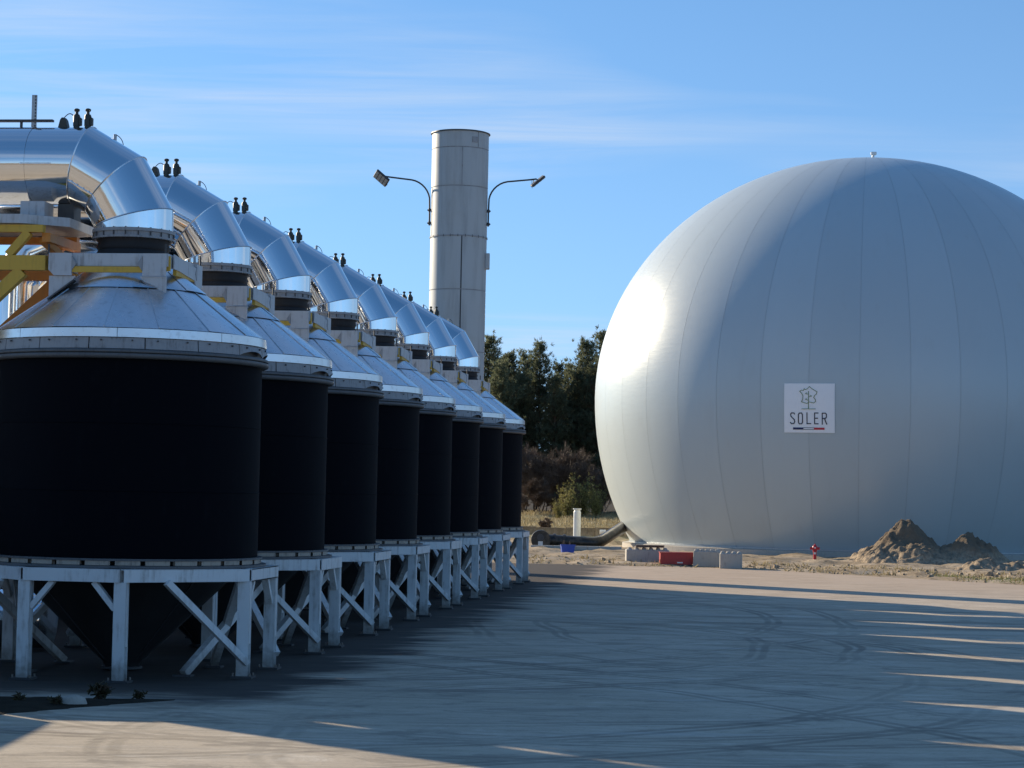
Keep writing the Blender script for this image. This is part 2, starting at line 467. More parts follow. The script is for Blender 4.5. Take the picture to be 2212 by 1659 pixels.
# straight dark wheel runs parallel to the far edge
for (yy, w_, st) in ((57.5, .5, .8), (60.6, .45, .7), (52.5, .45, .5), (66, .6, .5)):
    d = t.math('ABSOLUTE', t.math('SUBTRACT', t.math('ADD', t.math('ADD', py, t.math('MULTIPLY', px, .10)), t.math('MULTIPLY', wob, .3)), yy))
    b = t.math('MULTIPLY', t.ramp(d, w_ * 1.6, w_ * .3), st)
    tyre = t.math('MAXIMUM', tyre, b)
tmask = t.ramp(t.noise(p, .09, 3, .6), .34, .58)
tyre = t.math('MULTIPLY', t.math('MULTIPLY', tyre, tmask), .56)
c = t.mix(tyre, c, (.075, .066, .056, 1))
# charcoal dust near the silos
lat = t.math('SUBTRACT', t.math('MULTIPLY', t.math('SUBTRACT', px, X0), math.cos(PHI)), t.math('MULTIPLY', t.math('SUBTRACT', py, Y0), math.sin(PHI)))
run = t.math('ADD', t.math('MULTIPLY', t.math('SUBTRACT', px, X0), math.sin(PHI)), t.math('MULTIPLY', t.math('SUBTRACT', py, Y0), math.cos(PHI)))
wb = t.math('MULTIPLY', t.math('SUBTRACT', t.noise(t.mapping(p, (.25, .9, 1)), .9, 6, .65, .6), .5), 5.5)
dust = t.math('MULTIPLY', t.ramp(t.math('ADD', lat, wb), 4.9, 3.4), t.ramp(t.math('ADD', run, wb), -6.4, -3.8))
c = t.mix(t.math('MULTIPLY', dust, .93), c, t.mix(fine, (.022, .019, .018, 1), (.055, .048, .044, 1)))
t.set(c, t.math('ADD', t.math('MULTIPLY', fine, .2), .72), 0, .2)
t.bump(t.math('ADD', fine, t.math('MULTIPLY', strk, .6)), .35, .03)
MAT['yard'] = t.m

def M_leaf(name, c0, c1, trans=.25, rough=.6):
    t = NT(name)
    r = t.island(); o = t.objrand()
    c = t.mix(r, (*c0, 1), (*c1, 1))
    hsv = t.n.new('ShaderNodeHueSaturation'); t.l.new(c, hsv.inputs['Color'])
    t.l.new(t.math('ADD', t.math('MULTIPLY', o, .4), .8), hsv.inputs['Value'])
    t.set(hsv.outputs[0], rough, 0, .25)
    tr = t.n.new('ShaderNodeBsdfTranslucent'); t.l.new(hsv.outputs[0], tr.inputs['Color'])
    mx = t.n.new('ShaderNodeMixShader'); mx.inputs[0].default_value = trans
    t.l.new(t.b.outputs[0], mx.inputs[1]); t.l.new(tr.outputs[0], mx.inputs[2])
    t.l.new(mx.outputs[0], t.n['Material Output'].inputs[0])
    return t.m
MAT['needle'] = M_leaf('pine_needles', (.085, .11, .068), (.20, .21, .12), .55)
MAT['twig'] = M_leaf('bare_twigs', (.085, .058, .045), (.20, .145, .105), .1)
MAT['shrubleaf'] = M_leaf('yellowish_leaves', (.17, .165, .05), (.36, .32, .12), .4)
MAT['drygrass'] = M_leaf('dry_grass', (.22, .17, .09), (.42, .35, .20), .3)
MAT['greengrass'] = M_leaf('green_grass', (.12, .15, .05), (.26, .27, .11), .3)
MAT['weed'] = M_leaf('dull_weed', (.03, .03, .016), (.10, .08, .04), .2)
t = NT('bark'); p = t.coord(); n = t.noise(t.mapping(p, (3, 3, .6)), 2, 5, .7)
t.set(t.mix(n, (.05, .035, .025, 1), (.14, .095, .065, 1)), .9, 0, .1); MAT['bark'] = t.m

# ------------------------------------------------------------------ ground and yard
def vnoise(seed):
    rng = np.random.RandomState(seed); tab = rng.rand(256, 256)
    def f(x, y):
        xi = np.floor(x).astype(int); yi = np.floor(y).astype(int); a = x - xi; b = y - yi
        a = a * a * (3 - 2 * a); b = b * b * (3 - 2 * b)
        g = lambda i, j: tab[i % 256, j % 256]
        return (g(xi, yi) * (1 - a) + g(xi + 1, yi) * a) * (1 - b) + (g(xi, yi + 1) * (1 - a) + g(xi + 1, yi + 1) * a) * b
    return f
VN = vnoise(5)
def fbm(x, y, o=4):
    s, a, t_ = 0, .5, 0
    for i in range(o):
        s = s + a * VN(x * 2 ** i + 17 * i, y * 2 ** i + 31 * i); t_ += a; a *= .5
    return s / t_
def sstep(x, a, b):
    t_ = np.clip((x - a) / (b - a), 0, 1); return t_ * t_ * (3 - 2 * t_)

YARD = [(-90, -60), (80, -60), (80, 6), (20.6, 87.2), (15.5, 94.0), (10.9, 100.4), (1.0, 102.0), (-90, 106)]
def inside(poly, x, y):
    r = np.zeros(np.shape(x), bool); n = len(poly)
    for i in range(n):
        (x1, y1), (x2, y2) = poly[i], poly[(i + 1) % n]
        c_ = ((y1 > y) != (y2 > y)) & (x < (x2 - x1) * (y - y1) / ((y2 - y1) if y2 != y1 else 1e-9) + x1)
        r ^= c_
    return r
def edge_dist(poly, x, y):
    d = np.full(np.shape(x), 1e9); n = len(poly)
    for i in range(n):
        (x1, y1), (x2, y2) = poly[i], poly[(i + 1) % n]
        t_ = np.clip(((x - x1) * (x2 - x1) + (y - y1) * (y2 - y1)) / ((x2 - x1) ** 2 + (y2 - y1) ** 2), 0, 1)
        d = np.minimum(d, np.hypot(x - x1 - t_ * (x2 - x1), y - y1 - t_ * (y2 - y1)))
    return d
def ground_h(x, y):
    x = np.asarray(x, float); y = np.asarray(y, float)
    ins = inside(YARD, x, y); ed = edge_dist(YARD, x, y)
    bumps = (fbm(x * .55, y * .35) - .5) * .55 + (fbm(x * 1.9, y * 1.9, 3) - .5) * .16
    rise = 1.15 * sstep(y, 150, 215) + .25 * sstep(y, 140, 152)
    gas = np.exp(-((np.hypot(x - 22.7, y - 140) - 15.5) / 1.6) ** 2)
    h = .02 + bumps * sstep(ed, .0, 2.0) * (1 - .8 * sstep(y, 240, 400)) + rise
    h = np.where(np.hypot(x - 22.7, y - 140) < 16.5, -.05, h)
    return np.where(ins, -.12, h)
def spaced(lo, hi, a, b, fine, coarse_n):
    return np.unique(np.concatenate([-np.geomspace(1, -lo + a + 1, coarse_n)[::-1] + 1 + a if lo < a else [], np.arange(a, b, fine), np.geomspace(1, hi - b + 1, coarse_n) - 1 + b]))
xs = spaced(-3500, 3500, -30, 45, .42, 40); ys = spaced(-3500, 6000, 84, 170, .42, 60)
GX, GY = np.meshgrid(xs, ys)
GZ = ground_h(GX, GY)
nx, ny = len(xs), len(ys)
vts = np.stack([GX.ravel(), GY.ravel(), GZ.ravel()], 1)
ii = np.arange(nx * ny).reshape(ny, nx)
fcs = np.stack([ii[:-1, :-1].ravel(), ii[:-1, 1:].ravel(), ii[1:, 1:].ravel(), ii[1:, :-1].ravel()], 1)
def np_mesh(name, v, f, mat, smooth=True):
    me = bpy.data.meshes.new(name)
    k = f.shape[1]
    me.vertices.add(len(v)); me.vertices.foreach_set('co', np.asarray(v, np.float32).ravel())
    me.loops.add(f.size); me.loops.foreach_set('vertex_index', f.astype(np.int32).ravel())
    me.polygons.add(len(f)); me.polygons.foreach_set('loop_start', np.arange(0, f.size, k, dtype=np.int32))
    me.polygons.foreach_set('loop_total', np.full(len(f), k, np.int32))
    if smooth: me.polygons.foreach_set('use_smooth', np.ones(len(f), bool))
    me.update(calc_edges=True); me.materials.append(mat)
    return me
def np_obj(name, v, f, mat, parent=None, smooth=True):
    o = bpy.data.objects.new(name, np_mesh(name, v, f, mat, smooth)); col.objects.link(o)
    if parent is not None: o.parent = parent
    return o
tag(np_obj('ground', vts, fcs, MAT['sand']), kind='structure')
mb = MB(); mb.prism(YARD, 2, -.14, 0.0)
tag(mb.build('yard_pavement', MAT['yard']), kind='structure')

def silo_frame(lx, ly, lz=0.0, k=0):
    return Vector((X0 + (k * SP + ly) * math.sin(PHI) + lx * math.cos(PHI), Y0 + (k * SP + ly) * math.cos(PHI) - lx * math.sin(PHI), lz))

# bare soil strip beside the nearest silo
soil_poly = [(-5.0, 33.85), (-6.1, 32.6), (-7.3, 31.0), (-9.5, 30.2), (-14, 30.6), (-14, 34.6), (-9.0, 33.9), (-7.2, 33.75)]
gx, gy = np.meshgrid(np.arange(-14, -4.8, .12), np.arange(30, 34.8, .12))
ins = inside(soil_poly, gx, gy); ed = edge_dist(soil_poly, gx, gy)
gz = np.where(ins, .006 + np.minimum(ed, .5) * .16 * fbm(gx * 3, gy * 3), -.05)
ny_, nx_ = gx.shape; ii = np.arange(nx_ * ny_).reshape(ny_, nx_)
ff = np.stack([ii[:-1, :-1].ravel(), ii[:-1, 1:].ravel(), ii[1:, 1:].ravel(), ii[1:, :-1].ravel()], 1)
keep = ins.ravel()[ff].any(1)
tag(np_obj('soil_strip', np.stack([gx.ravel(), gy.ravel(), gz.ravel()], 1), ff[keep], MAT['soil']), kind='structure')

# ------------------------------------------------------------------ silos
RB, RR = 2.36, 2.44
LEG_A = [-21, 16, 68, 112, 160, 200, 248, 292]       # degrees from the near side, positive to the right
RL = 2.65
def pol(r, deg, z=0.0):
    a = R(deg); return Vector((r * math.sin(a), -r * math.cos(a), z))

def make_silo():
    root = empty('silo')
    # tank body and hopper
    mb = MB(); mb.lathe([(RB - .05, 2.06), (RB, 2.06), (RB, 5.46), (RB - .05, 5.46)], 64)
    body = mb.build('tank_body', MAT['tank'], root, 30)
    for z in (3.2, 4.35):
        mb = MB(); mb.lathe([(RB, z - .012), (RB + .008, z - .006), (RB + .008, z + .006), (RB, z + .012)], 64)
        mb.build('weld_seam', MAT['tank'], body, 30)
    mb = MB(); mb.lathe([(2.24, 2.0), (.34, .16), (.30, .08), (.0, .08)], 48)
    hop = mb.build('hopper', MAT['hopper'], root, 30)
    for k in range(8):
        mb = MB(); a = k * 45 + 11
        mb.bar(pol(2.235, a, 1.99), pol(.40, a, .22), .012, .03); mb.build('hopper_seam', MAT['dark_steel'], hop)
    mb = MB(); mb.lathe([(.30, .079), (.36, .075), (.36, .03), (.0, .03)], 32); mb.build('outlet_flange', MAT['dark_steel'], hop, 30)
    # base ring between the frame and the tank
    mb = MB(); mb.lathe([(2.30, 1.895), (2.52, 1.895), (2.52, 1.935), (2.44, 1.94), (2.30, 1.94)], 64)
    br = mb.build('base_flange', MAT['rimflange'], root, 30)
    n = 30
    for k in range(n):
        mb = MB(); a0 = 2 * PI * k / n
        mb.lathe([(2.34, 1.945), (2.43, 1.945), (2.43, 2.02), (2.34, 2.02), (2.34, 1.945)], 3, a0 + .018, a0 + 2 * PI / n - .018)
        mb.build('flange_block', MAT['beige'], br, 30)
    mb = MB(); mb.lathe([(2.30, 2.02), (2.45, 2.02), (2.45, 2.055), (2.30, 2.055)], 64); mb.build('tank_flange', MAT['rimflange'], root, 30)
    # octagonal ring beam, one piece per side
    corners = [pol(RL + .05, a) for a in LEG_A]
    for i in range(8):
        a, b = corners[i], corners[(i + 1) % 8]
        d = (b - a).normalized(); nrm = Vector((d.y, -d.x, 0))
        mb = MB()
        A, B = a + d * .004, b - d * .004
        mb.bar(A + Vector((0, 0, 1.78)) - nrm * .07, B + Vector((0, 0, 1.78)) - nrm * .07, .018, .19)
        mb.bar(A + Vector((0, 0, 1.88)), B + Vector((0, 0, 1.88)), .16, .016)
        mb.bar(A + Vector((0, 0, 1.68)), B + Vector((0, 0, 1.68)), .16, .016)
        mb.bar(A + Vector((0, 0, 1.78)) + nrm * .07, B + Vector((0, 0, 1.78)) + nrm * .07, .02, .215)
        mb.build('ring_beam', MAT['white_steel'], root)
    # legs: H-section columns with base plate and anchor bolts
    for a in LEG_A:
        c = pol(RL, a)
        mb = MB(); w, d_, t1, t2 = .205, .20, .022, .014
        mb.box(c.x - w / 2, c.x + w / 2, c.y - d_ / 2, c.y - d_ / 2 + t1, .045, 1.67)
        mb.box(c.x - w / 2, c.x + w / 2, c.y + d_ / 2 - t1, c.y + d_ / 2, .045, 1.67)
        mb.box(c.x - t2 / 2, c.x + t2 / 2, c.y - d_ / 2 + t1, c.y + d_ / 2 - t1, .045, 1.67)
        mb.box(c.x + w / 2 - .012, c.x + w / 2 + .002, c.y - d_ / 2 + .05, c.y + d_ / 2 - .05, .6, 1.67)
        leg = mb.build('leg', MAT['white_steel'], root)
        mb = MB(); mb.box(c.x - .19, c.x + .19, c.y - .17, c.y + .17, .004, .045)
        bp = mb.build('base_plate', MAT['dark_steel'], leg)
        mb = MB()
        for sx in (-1, 1):
            for sy in (-1, 1):
                mb.tube([(c.x + sx * .15, c.y + sy * .12, .045), (c.x + sx * .15, c.y + sy * .12, .095)], .017, 6)
        tag(mb.build('anchor_bolts', MAT['bolt'], leg), kind='stuff')
    # diagonal braces on the slanting sides
    for (i, j) in ((1, 2), (4, 3), (5, 6), (0, 7)):
        a, b = pol(RL + .03, LEG_A[i]), pol(RL + .03, LEG_A[j])
        p = a.lerp(b, .33) + Vector((0, 0, 1.67)); q = b + (a - b).normalized() * .02 + Vector((0, 0, .27))
        nrm = (p - q).cross(Vector((0, 0, 1))).normalized()
        off = pol(.12, (LEG_A[i] + LEG_A[j]) / 2 if abs(LEG_A[i] - LEG_A[j]) < 180 else 315)
        mb = MB(); mb.bar(p + off, q + off, .14, .11)
        mb.build('brace', MAT['white_steel'], root)
    # knee braces at the square sides
    for (i, j) in ((0, 1), (2, 3), (4, 5), (6, 7)):
        for (a_, b_) in ((i, j), (j, i)):
            a, b = pol(RL, LEG_A[a_]), pol(RL, LEG_A[b_])
            e = (b - a).normalized()
            mb = MB(); mb.bar(a + e * .10 + Vector((0, 0, 1.22)), a + e * .48 + Vector((0, 0, 1.67)), .12, .09)
            mb.build('knee_brace', MAT['white_steel'], root)
    # inner rakers rising from feet under the hopper rim
    for (f0, leg_) in ((54, 112), (126, 68), (234, 292), (306, 248), (20, -21), (160, 200)):
        if leg_ in (-21, 200): continue
        p = pol(1.75, f0, .05); q = pol(RL - .12, leg_, 1.62)
        mb = MB(); mb.bar(p, q, .13, .13)
        rk = mb.build('raker', MAT['white_steel'], root)
        mb = MB(); mb.box(p.x - .16, p.x + .16, p.y - .13, p.y + .13, .004, .04); mb.build('raker_foot', MAT['dark_steel'], rk)
    # rim: dark rolled flange, grey scalloped plates, bright band
    mb = MB(); mb.lathe([(2.34, 5.44), (2.44, 5.44), (2.475, 5.46), (2.485, 5.49), (2.475, 5.52), (2.44, 5.53), (2.475, 5.545), (2.48, 5.57), (2.46, 5.595), (2.40, 5.60), (2.34, 5.60)], 72)
    mb.build('rim_flange', MAT['rimflange'], root, 50)
    n = 16
    for k in range(n):
        a0, a1 = 2 * PI * k / n + .004, 2 * PI * (k + 1) / n - .004
        mb = MB(); st = 10; v = []; f = []
        arch = .085 if 3 <= k <= 12 else .0
        for s_ in range(st + 1):
            a = a0 + (a1 - a0) * s_ / st; u = s_ / st
            zb = 5.605 + arch * math.sin(PI * u) ** .7
            for (r_, z_) in ((2.405 - .0 , 5.79), (2.425 + .03 * math.sin(PI * u) * (1 if arch else 0), zb), (2.405 + .03 * math.sin(PI * u) * (1 if arch else 0), zb), (2.385, 5.79)):
                v.append((r_ * math.sin(a), -r_ * math.cos(a), z_))
        for s_ in range(st):
            for q in range(4):
                f.append((s_ * 4 + q, (s_ + 1) * 4 + q, (s_ + 1) * 4 + (q + 1) % 4, s_ * 4 + (q + 1) % 4))
        f += [(0, 1, 2, 3), (st * 4 + 3, st * 4 + 2, st * 4 + 1, st * 4)]
        mb.add(v, f); rp = mb.build('rim_plate', MAT['rimplate'], root, 40)
        mb = MB()
        for aa in (.22, .78):
            a = a0 + (a1 - a0) * aa; c = Vector((2.425 * math.sin(a), -2.425 * math.cos(a), 5.745)); o_ = Vector((math.sin(a), -math.cos(a), 0))
            mb.tube([c, c + o_ * .025], .016, 6)
        tag(mb.build('rim_bolts', MAT['dark_steel'], rp), kind='stuff')
    mb = MB(); mb.lathe([(2.33, 5.60), (2.33, 5.80)], 48); mb.build('rim_core', MAT['dark_steel'], root, 30)
    for k in range(8):
        a0, a1 = 2 * PI * k / 8 + .2, 2 * PI * (k + 1) / 8 + .196
        mb = MB(); mb.lathe([(2.40, 5.80), (2.432, 5.80), (2.425, 5.95), (2.38, 5.965), (2.35, 5.94), (2.40, 5.80)], 8, a0, a1)
        mb.build('rim_band', MAT['band'], root, 25)
    # conical roof: sixteen lower sheets, eight upper sheets
    rnd = random.Random(3)
    for k in range(16):
        a0, a1 = 2 * PI * k / 16 + .1, 2 * PI * (k + 1) / 16 + .1
        j1, j2 = rnd.uniform(0, .012), rnd.uniform(0, .012)
        mb = MB(); n_ = 6; v = []; f = []
        for s_ in range(n_ + 1):
            u = s_ / n_; a = a0 - .006 + (a1 - a0 + .006) * u; lift = j1 * (1 - u) + j2 * u + .008 * (1 - u)
            for w_ in range(5):
                tt = w_ / 4; r_ = 2.40 * (1 - tt) + 1.30 * tt; z_ = 5.955 * (1 - tt) + 6.745 * tt + lift + .018 * math.sin(PI * tt) * math.sin(PI * u)
                v.append((r_ * math.sin(a), -r_ * math.cos(a), z_))
        for s_ in range(n_):
            for w_ in range(4):
                f.append((s_ * 5 + w_, (s_ + 1) * 5 + w_, (s_ + 1) * 5 + w_ + 1, s_ * 5 + w_ + 1))
        mb.add(v, f); rs = mb.build('roof_sheet', MAT['roof'], root, 60)
        mb = MB(); mb.bar((2.38 * math.sin(a0), -2.38 * math.cos(a0), 5.985), (1.31 * math.sin(a0), -1.31 * math.cos(a0), 6.755), .022, .012)
        mb.build('sheet_seam', MAT['band'], rs)
    for k in range(8):
        a0, a1 = 2 * PI * k / 8 + .3, 2 * PI * (k + 1) / 8 + .3
        j1 = rnd.uniform(0, .01)
        mb = MB(); n_ = 8; v = []; f = []
        for s_ in range(n_ + 1):
            u = s_ / n_; a = a0 - .006 + (a1 - a0 + .006) * u
            for (r_, z_) in ((1.335, 6.742), (1.32, 6.765), (.72, 7.21)):
                v.append((r_ * math.sin(a), -r_ * math.cos(a), z_ + j1 + .008 * (1 - u)))
        for s_ in range(n_):
            for w_ in range(2): f.append((s_ * 3 + w_, (s_ + 1) * 3 + w_, (s_ + 1) * 3 + w_ + 1, s_ * 3 + w_ + 1))
        mb.add(v, f); mb.build('collar_sheet', MAT['roof'], root, 60)
    mb = MB(); mb.lathe([(.74, 7.15), (.74, 7.36), (.60, 7.36)], 40); mb.build('neck', MAT['grey_steel'], root, 30)
    # square hub frame round the neck
    hx0, hx1, hy = -1.19, .93, 1.03
    def quarter(q):   # rotate about (cx, 0)
        return Matrix.Translation(((hx0 + hx1) / 2, 0, 0)) @ Matrix.Rotation(q * PI / 2, 4, 'Z')
    hw = (hx1 - hx0) / 2
    for q in range(4):
        m = quarter(q)
        mb = MB(); mb.bbox(-hw, hw, -hy - .05, -hy, 7.13, 7.36, .006, m); pl = mb.build('hub_plate', MAT['grey_steel'], root)
        for sx in (-1, 1):
            mb = MB()
            x_in, x_out = sx * (hw - .42), sx * hw
            if q in (1, 3) and ((sx < 0) == (q == 1)): continue
            poly = [(x_in, 7.355), (x_out, 7.355), (x_out, 6.97 if sx > 0 else 7.06), (x_out - sx * (.0 if sx > 0 else .10), 6.96), (x_in, 6.96)]
            mb.prism(poly, 1, -hy - .10, -hy - .052, m)
            br = mb.build('corner_bracket', MAT['grey_steel'], root)
            mb = MB(); mb.prism([(x_in - sx * .003, 7.30), (x_in - sx * .09, 7.17), (x_in - sx * .003, 7.05)], 1, -hy - .115, -hy - .053, m)
            mb.build('bracket_gusset', MAT['rimplate'], br)
            # plate down to the roof
            mb = MB()
            mb.prism([(sx * hw, 6.955), (sx * (hw - .48), 6.955), (sx * (hw - .42), 6.88), (sx * (hw - .02), 6.56), (sx * hw, 6.56)], 1, -hy - .045, -hy - .01, m)
            mb.build('roof_bracket', MAT['grey_steel'], root)
            mb = MB(); mb.bar(m @ Vector((sx * (hw - .46), -hy - .03, 6.875)), m @ Vector((sx * (hw - .0), -hy - .03, 6.535)), .16, .025)
            mb.build('bracket_pad', MAT['dark_steel'], root)
        mb = MB(); mb.box(-hw + .425, hw - .425, -hy - .085, -hy - .02, 7.02, 7.122, m); mb.build('yellow_bar', MAT['yellow'], root)
        mb = MB(); mb.box(hw - .055, hw + .045, -hy + .004, -hy + .07, 7.06, 7.32, m); mb.build('yellow_clamp', MAT['yellow'], root)
        mb = MB(); mb.tube([m @ Vector((hw - .02, -hy - .06, 7.36)), m @ Vector((hw - .02, -hy - .06, 7.52))], .018, 6); mb.build('tie_rod', MAT['dark_steel'], root)
    # tall side sheets filling the sides of the hub
    for sx in (-1, 1):
        xx = (hx1 + .055) if sx > 0 else (hx0 - .075)
        mb = MB(); mb.prism([(-.85, 7.37), (.90, 7.26), (.97, 6.70), (.70, 6.80), (.56, 7.04), (-.55, 7.11), (-.85, 7.11)], 0, xx, xx + .02)
        mb.build('side_sheet', MAT['grey_steel'], root)
    # bellows
    mb = MB(); mb.lathe([(.60, 7.36), (.655, 7.38), (.67, 7.44), (.63, 7.50), (.665, 7.57), (.63, 7.64), (.665, 7.70), (.64, 7.77), (.60, 7.78)], 40)
    mb.build('bellows', MAT['rubber'], root, 60)
    mb = MB(); mb.lathe([(.60, 7.362), (.73, 7.362), (.73, 7.395), (.60, 7.395)], 40); mb.build('bellows_ring', MAT['dark_steel'], root, 30)
    return root

def make_duct():
    """mitred elbow leaving the hub towards the left, local origin on the silo axis"""
    root = empty('duct')
    RC, r, zc = 1.33, .70, 7.73
    cxd = -RC
    n = 40
    def ring(cut_deg, rr):      # ellipse where a mitre cut at angle crosses; cut measured from the vertical end
        out = []
        for k in range(n):
            a = 2 * PI * k / n
            off = rr * math.cos(a)      # in-plane, + = outer side
            y = rr * math.sin(a)
            rad = RC + off
            out.append((off, y))
        return out
    def pt(kind, off, y, s_):
        # straight pieces: 0 vertical, 1 and 2 tilted, 3 horizontal; s_ = distance along
        pass
    # every segment is a straight cylinder clipped by two planes through the bend axis (x=cxd, z=zc)
    dirs = [0, 30, 60, 90]
    cuts = [None, 15, 45, 75, None]
    def ray_pt(seg, off, cutdeg):
        # point on segment seg (direction tilted by dirs[seg]) at signed offset off from its axis, on the plane of angle cutdeg
        # axis of the segment is tangent to the bend circle at angle dirs[seg]
        th = R(dirs[seg]); c_ = R(cutdeg)
        rho = (RC + off) / math.cos(c_ - th)
        return (cxd + rho * math.cos(c_), zc + rho * math.sin(c_))
    def seg_mesh(seg, c0, c1, rr, f0=None, f1=None):
        v, f = [], []
        for ci, (c_, fn) in enumerate(((c0, f0), (c1, f1))):
            for k in range(n):
                a = 2 * PI * k / n; off, y = rr * math.cos(a), rr * math.sin(a)
                x, z = fn(off) if fn else ray_pt(seg, off, c_)
                v.append((x, y, z))
        for k in range(n): f.append((k, (k + 1) % n, n + (k + 1) % n, n + k))
        return MB().add(v, f)
    L = 3.6
    s0 = seg_mesh(0, None, 15, r, f0=lambda o: (cxd + RC + o, 7.86)); s0.build('duct_outlet', MAT['duct'], root, 30)
    s1 = seg_mesh(1, 15, 45, r); s1.build('elbow_piece', MAT['duct'], root, 30)
    s2 = seg_mesh(2, 45, 75, r); s2.build('elbow_piece', MAT['duct'], root, 30)
    xs_ = [cxd - .55, cxd - .55 - 1.25, cxd - L]
    s3 = seg_mesh(3, 75, None, r, f1=lambda o: (xs_[0], zc + RC + o)); s3.build('duct_pipe', MAT['duct'], root, 30)
    for i in (0, 1):
        s4 = seg_mesh(3, None, None, r + (.006 if i == 0 else 0), f0=lambda o: (xs_[i] + .03, zc + RC + o), f1=lambda o: (xs_[i + 1], zc + RC + o)); s4.build('duct_pipe', MAT['duct'], root, 30)
    mb = MB(); e0 = Vector((cxd - L, 0, zc + RC))
    mb.tube([e0 + Vector((.02, 0, 0)), e0 + Vector((-.25, 0, 0)), e0 + Vector((-1.0, 0, -.32)), e0 + Vector((-1.32, 0, -1.05)), e0 + Vector((-1.32, 0, -5.2))], r, 28, False); mb.build('drop_leg', MAT['duct'], root, 40)
    # seam beads along the mitre cuts
    for ca, sg in ((15, 1), (45, 2), (75, 3)):
        ps = []
        for k in range(n + 1):
            a = 2 * PI * k / n; x, z = ray_pt(sg, (r + .004) * math.cos(a), ca); ps.append((x, (r + .004) * math.sin(a), z))
        mb = MB(); mb.tube(ps, .013, 5, False); mb.build('seam_bead', MAT['band'], root, 60)
    # longitudinal seams with rivets, on the near side of each piece
    for sg, c0, c1 in ((1, 15, 45), (2, 45, 75)):
        for sy in (-1,):
            a = R(118); off, y = (r + .004) * math.cos(a), -(r + .004) * math.sin(a)
            p, q = ray_pt(sg, off, c0), ray_pt(sg, off, c1)
            P, Q = Vector((p[0], y, p[1])), Vector((q[0], y, q[1]))
            mb = MB(); mb.bar(P, Q, .02, .012, (0, -1, .2))
            for u in (.15, .38, .62, .85):
                c = P.lerp(Q, u); mb.box(c.x - .013, c.x + .013, c.y - .022, c.y, c.z - .013, c.z + .013)
            mb.build('lap_seam', MAT['band'], root)
    P = Vector((cxd - .02, -(r + .002), zc + RC - .05)); Q = P + Vector((-.58, 0, 0))
    mb = MB(); mb.bar(P, Q, .02, .014, (0, -1, 0))
    for u in (.1, .4, .7, .95):
        c = P.lerp(Q, u); mb.box(c.x - .014, c.x + .014, c.y - .02, c.y, c.z - .014, c.z + .014)
    mb.build('lap_seam', MAT['band'], root)
    # outlet flange with bolts
    mb = MB(); mb.lathe([(.62, 7.70), (.735, 7.70), (.735, 7.735), (.71, 7.74), (.71, 7.81), (.74, 7.815), (.74, 7.872), (.69, 7.872)], 40)
    fl = mb.build('outlet_flange', MAT['rimplate'], root, 30)
    mb = MB()
    for k in range(20):
        c = pol(.722, k * 18 + 5); mb.tube([(c.x, c.y, 7.685), (c.x, c.y, 7.885)], .012, 5)
    tag(mb.build('flange_bolts', MAT['dark_steel'], fl), kind='stuff')
    # instruments on the crown of the pipe
    zt = zc + RC + r
    for x in (cxd + .20, cxd + .41):
        mb = MB()
        zz_ = zt - .015
        mb.lathe([(.0, zz_), (.056, zz_), (.056, zz_ + .04), (.064, zz_ + .045), (.066, zz_ + .22), (.052, zz_ + .255), (.03, zz_ + .265), (.028, zz_ + .31)], 12, c=(x, 0))
        vv = mb.build('relief_valve', MAT['device'], root, 40)
        mb = MB(); mb.lathe([(.028, zz_ + .31), (.045, zz_ + .315), (.055, zz_ + .345), (.045, zz_ + .36), (.02, zz_ + .37), (0, zz_ + .372)], 10, c=(x, 0)); mb.build('valve_cap', MAT['device'], vv, 40)
        mb = MB(); mb.bbox(x + .045, x + .095, -.05, .05, zz_ + .05, zz_ + .20, .015); mb.build('valve_box', MAT['device'], vv)
    mb = MB(); mb.prism([(cxd - .13, zt - .02), (cxd + .06, zt - .02), (cxd + .02, zt + .14), (cxd - .01, zt + .18), (cxd - .06, zt + .18), (cxd - .09, zt + .14)], 1, -.07, .07)
    mb.build('junction_box', MAT['device'], root)
    ps = [Vector((cxd - .03, 0, zt + .17)) + Vector((.20 * u, 0, .07 * math.sin(PI * u) + .02)) for u in [i / 8 for i in range(9)]]
    mb = MB(); mb.tube(ps, .009, 5); mb.build('cable', MAT['dark_steel'], root, 60)
    # lugs on the sunny side of the pipe
    mb = MB(); mb.tube([(cxd + .82, .35, zt - .42), (cxd + .82, .35, zt - .06)], .03, 8)
    pr = mb.build('sample_stub', MAT['galv'], root, 40)
    ps = [Vector((cxd + .82 + .08 * (1 - math.cos(u)), .35, zt - .07 + .07 * math.sin(u) - .22 * (u / PI))) for u in [PI * i / 8 for i in range(9)]]
    mb = MB(); mb.tube(ps, .008, 5); mb.build('cable', MAT['dark_steel'], root, 60)
    return root

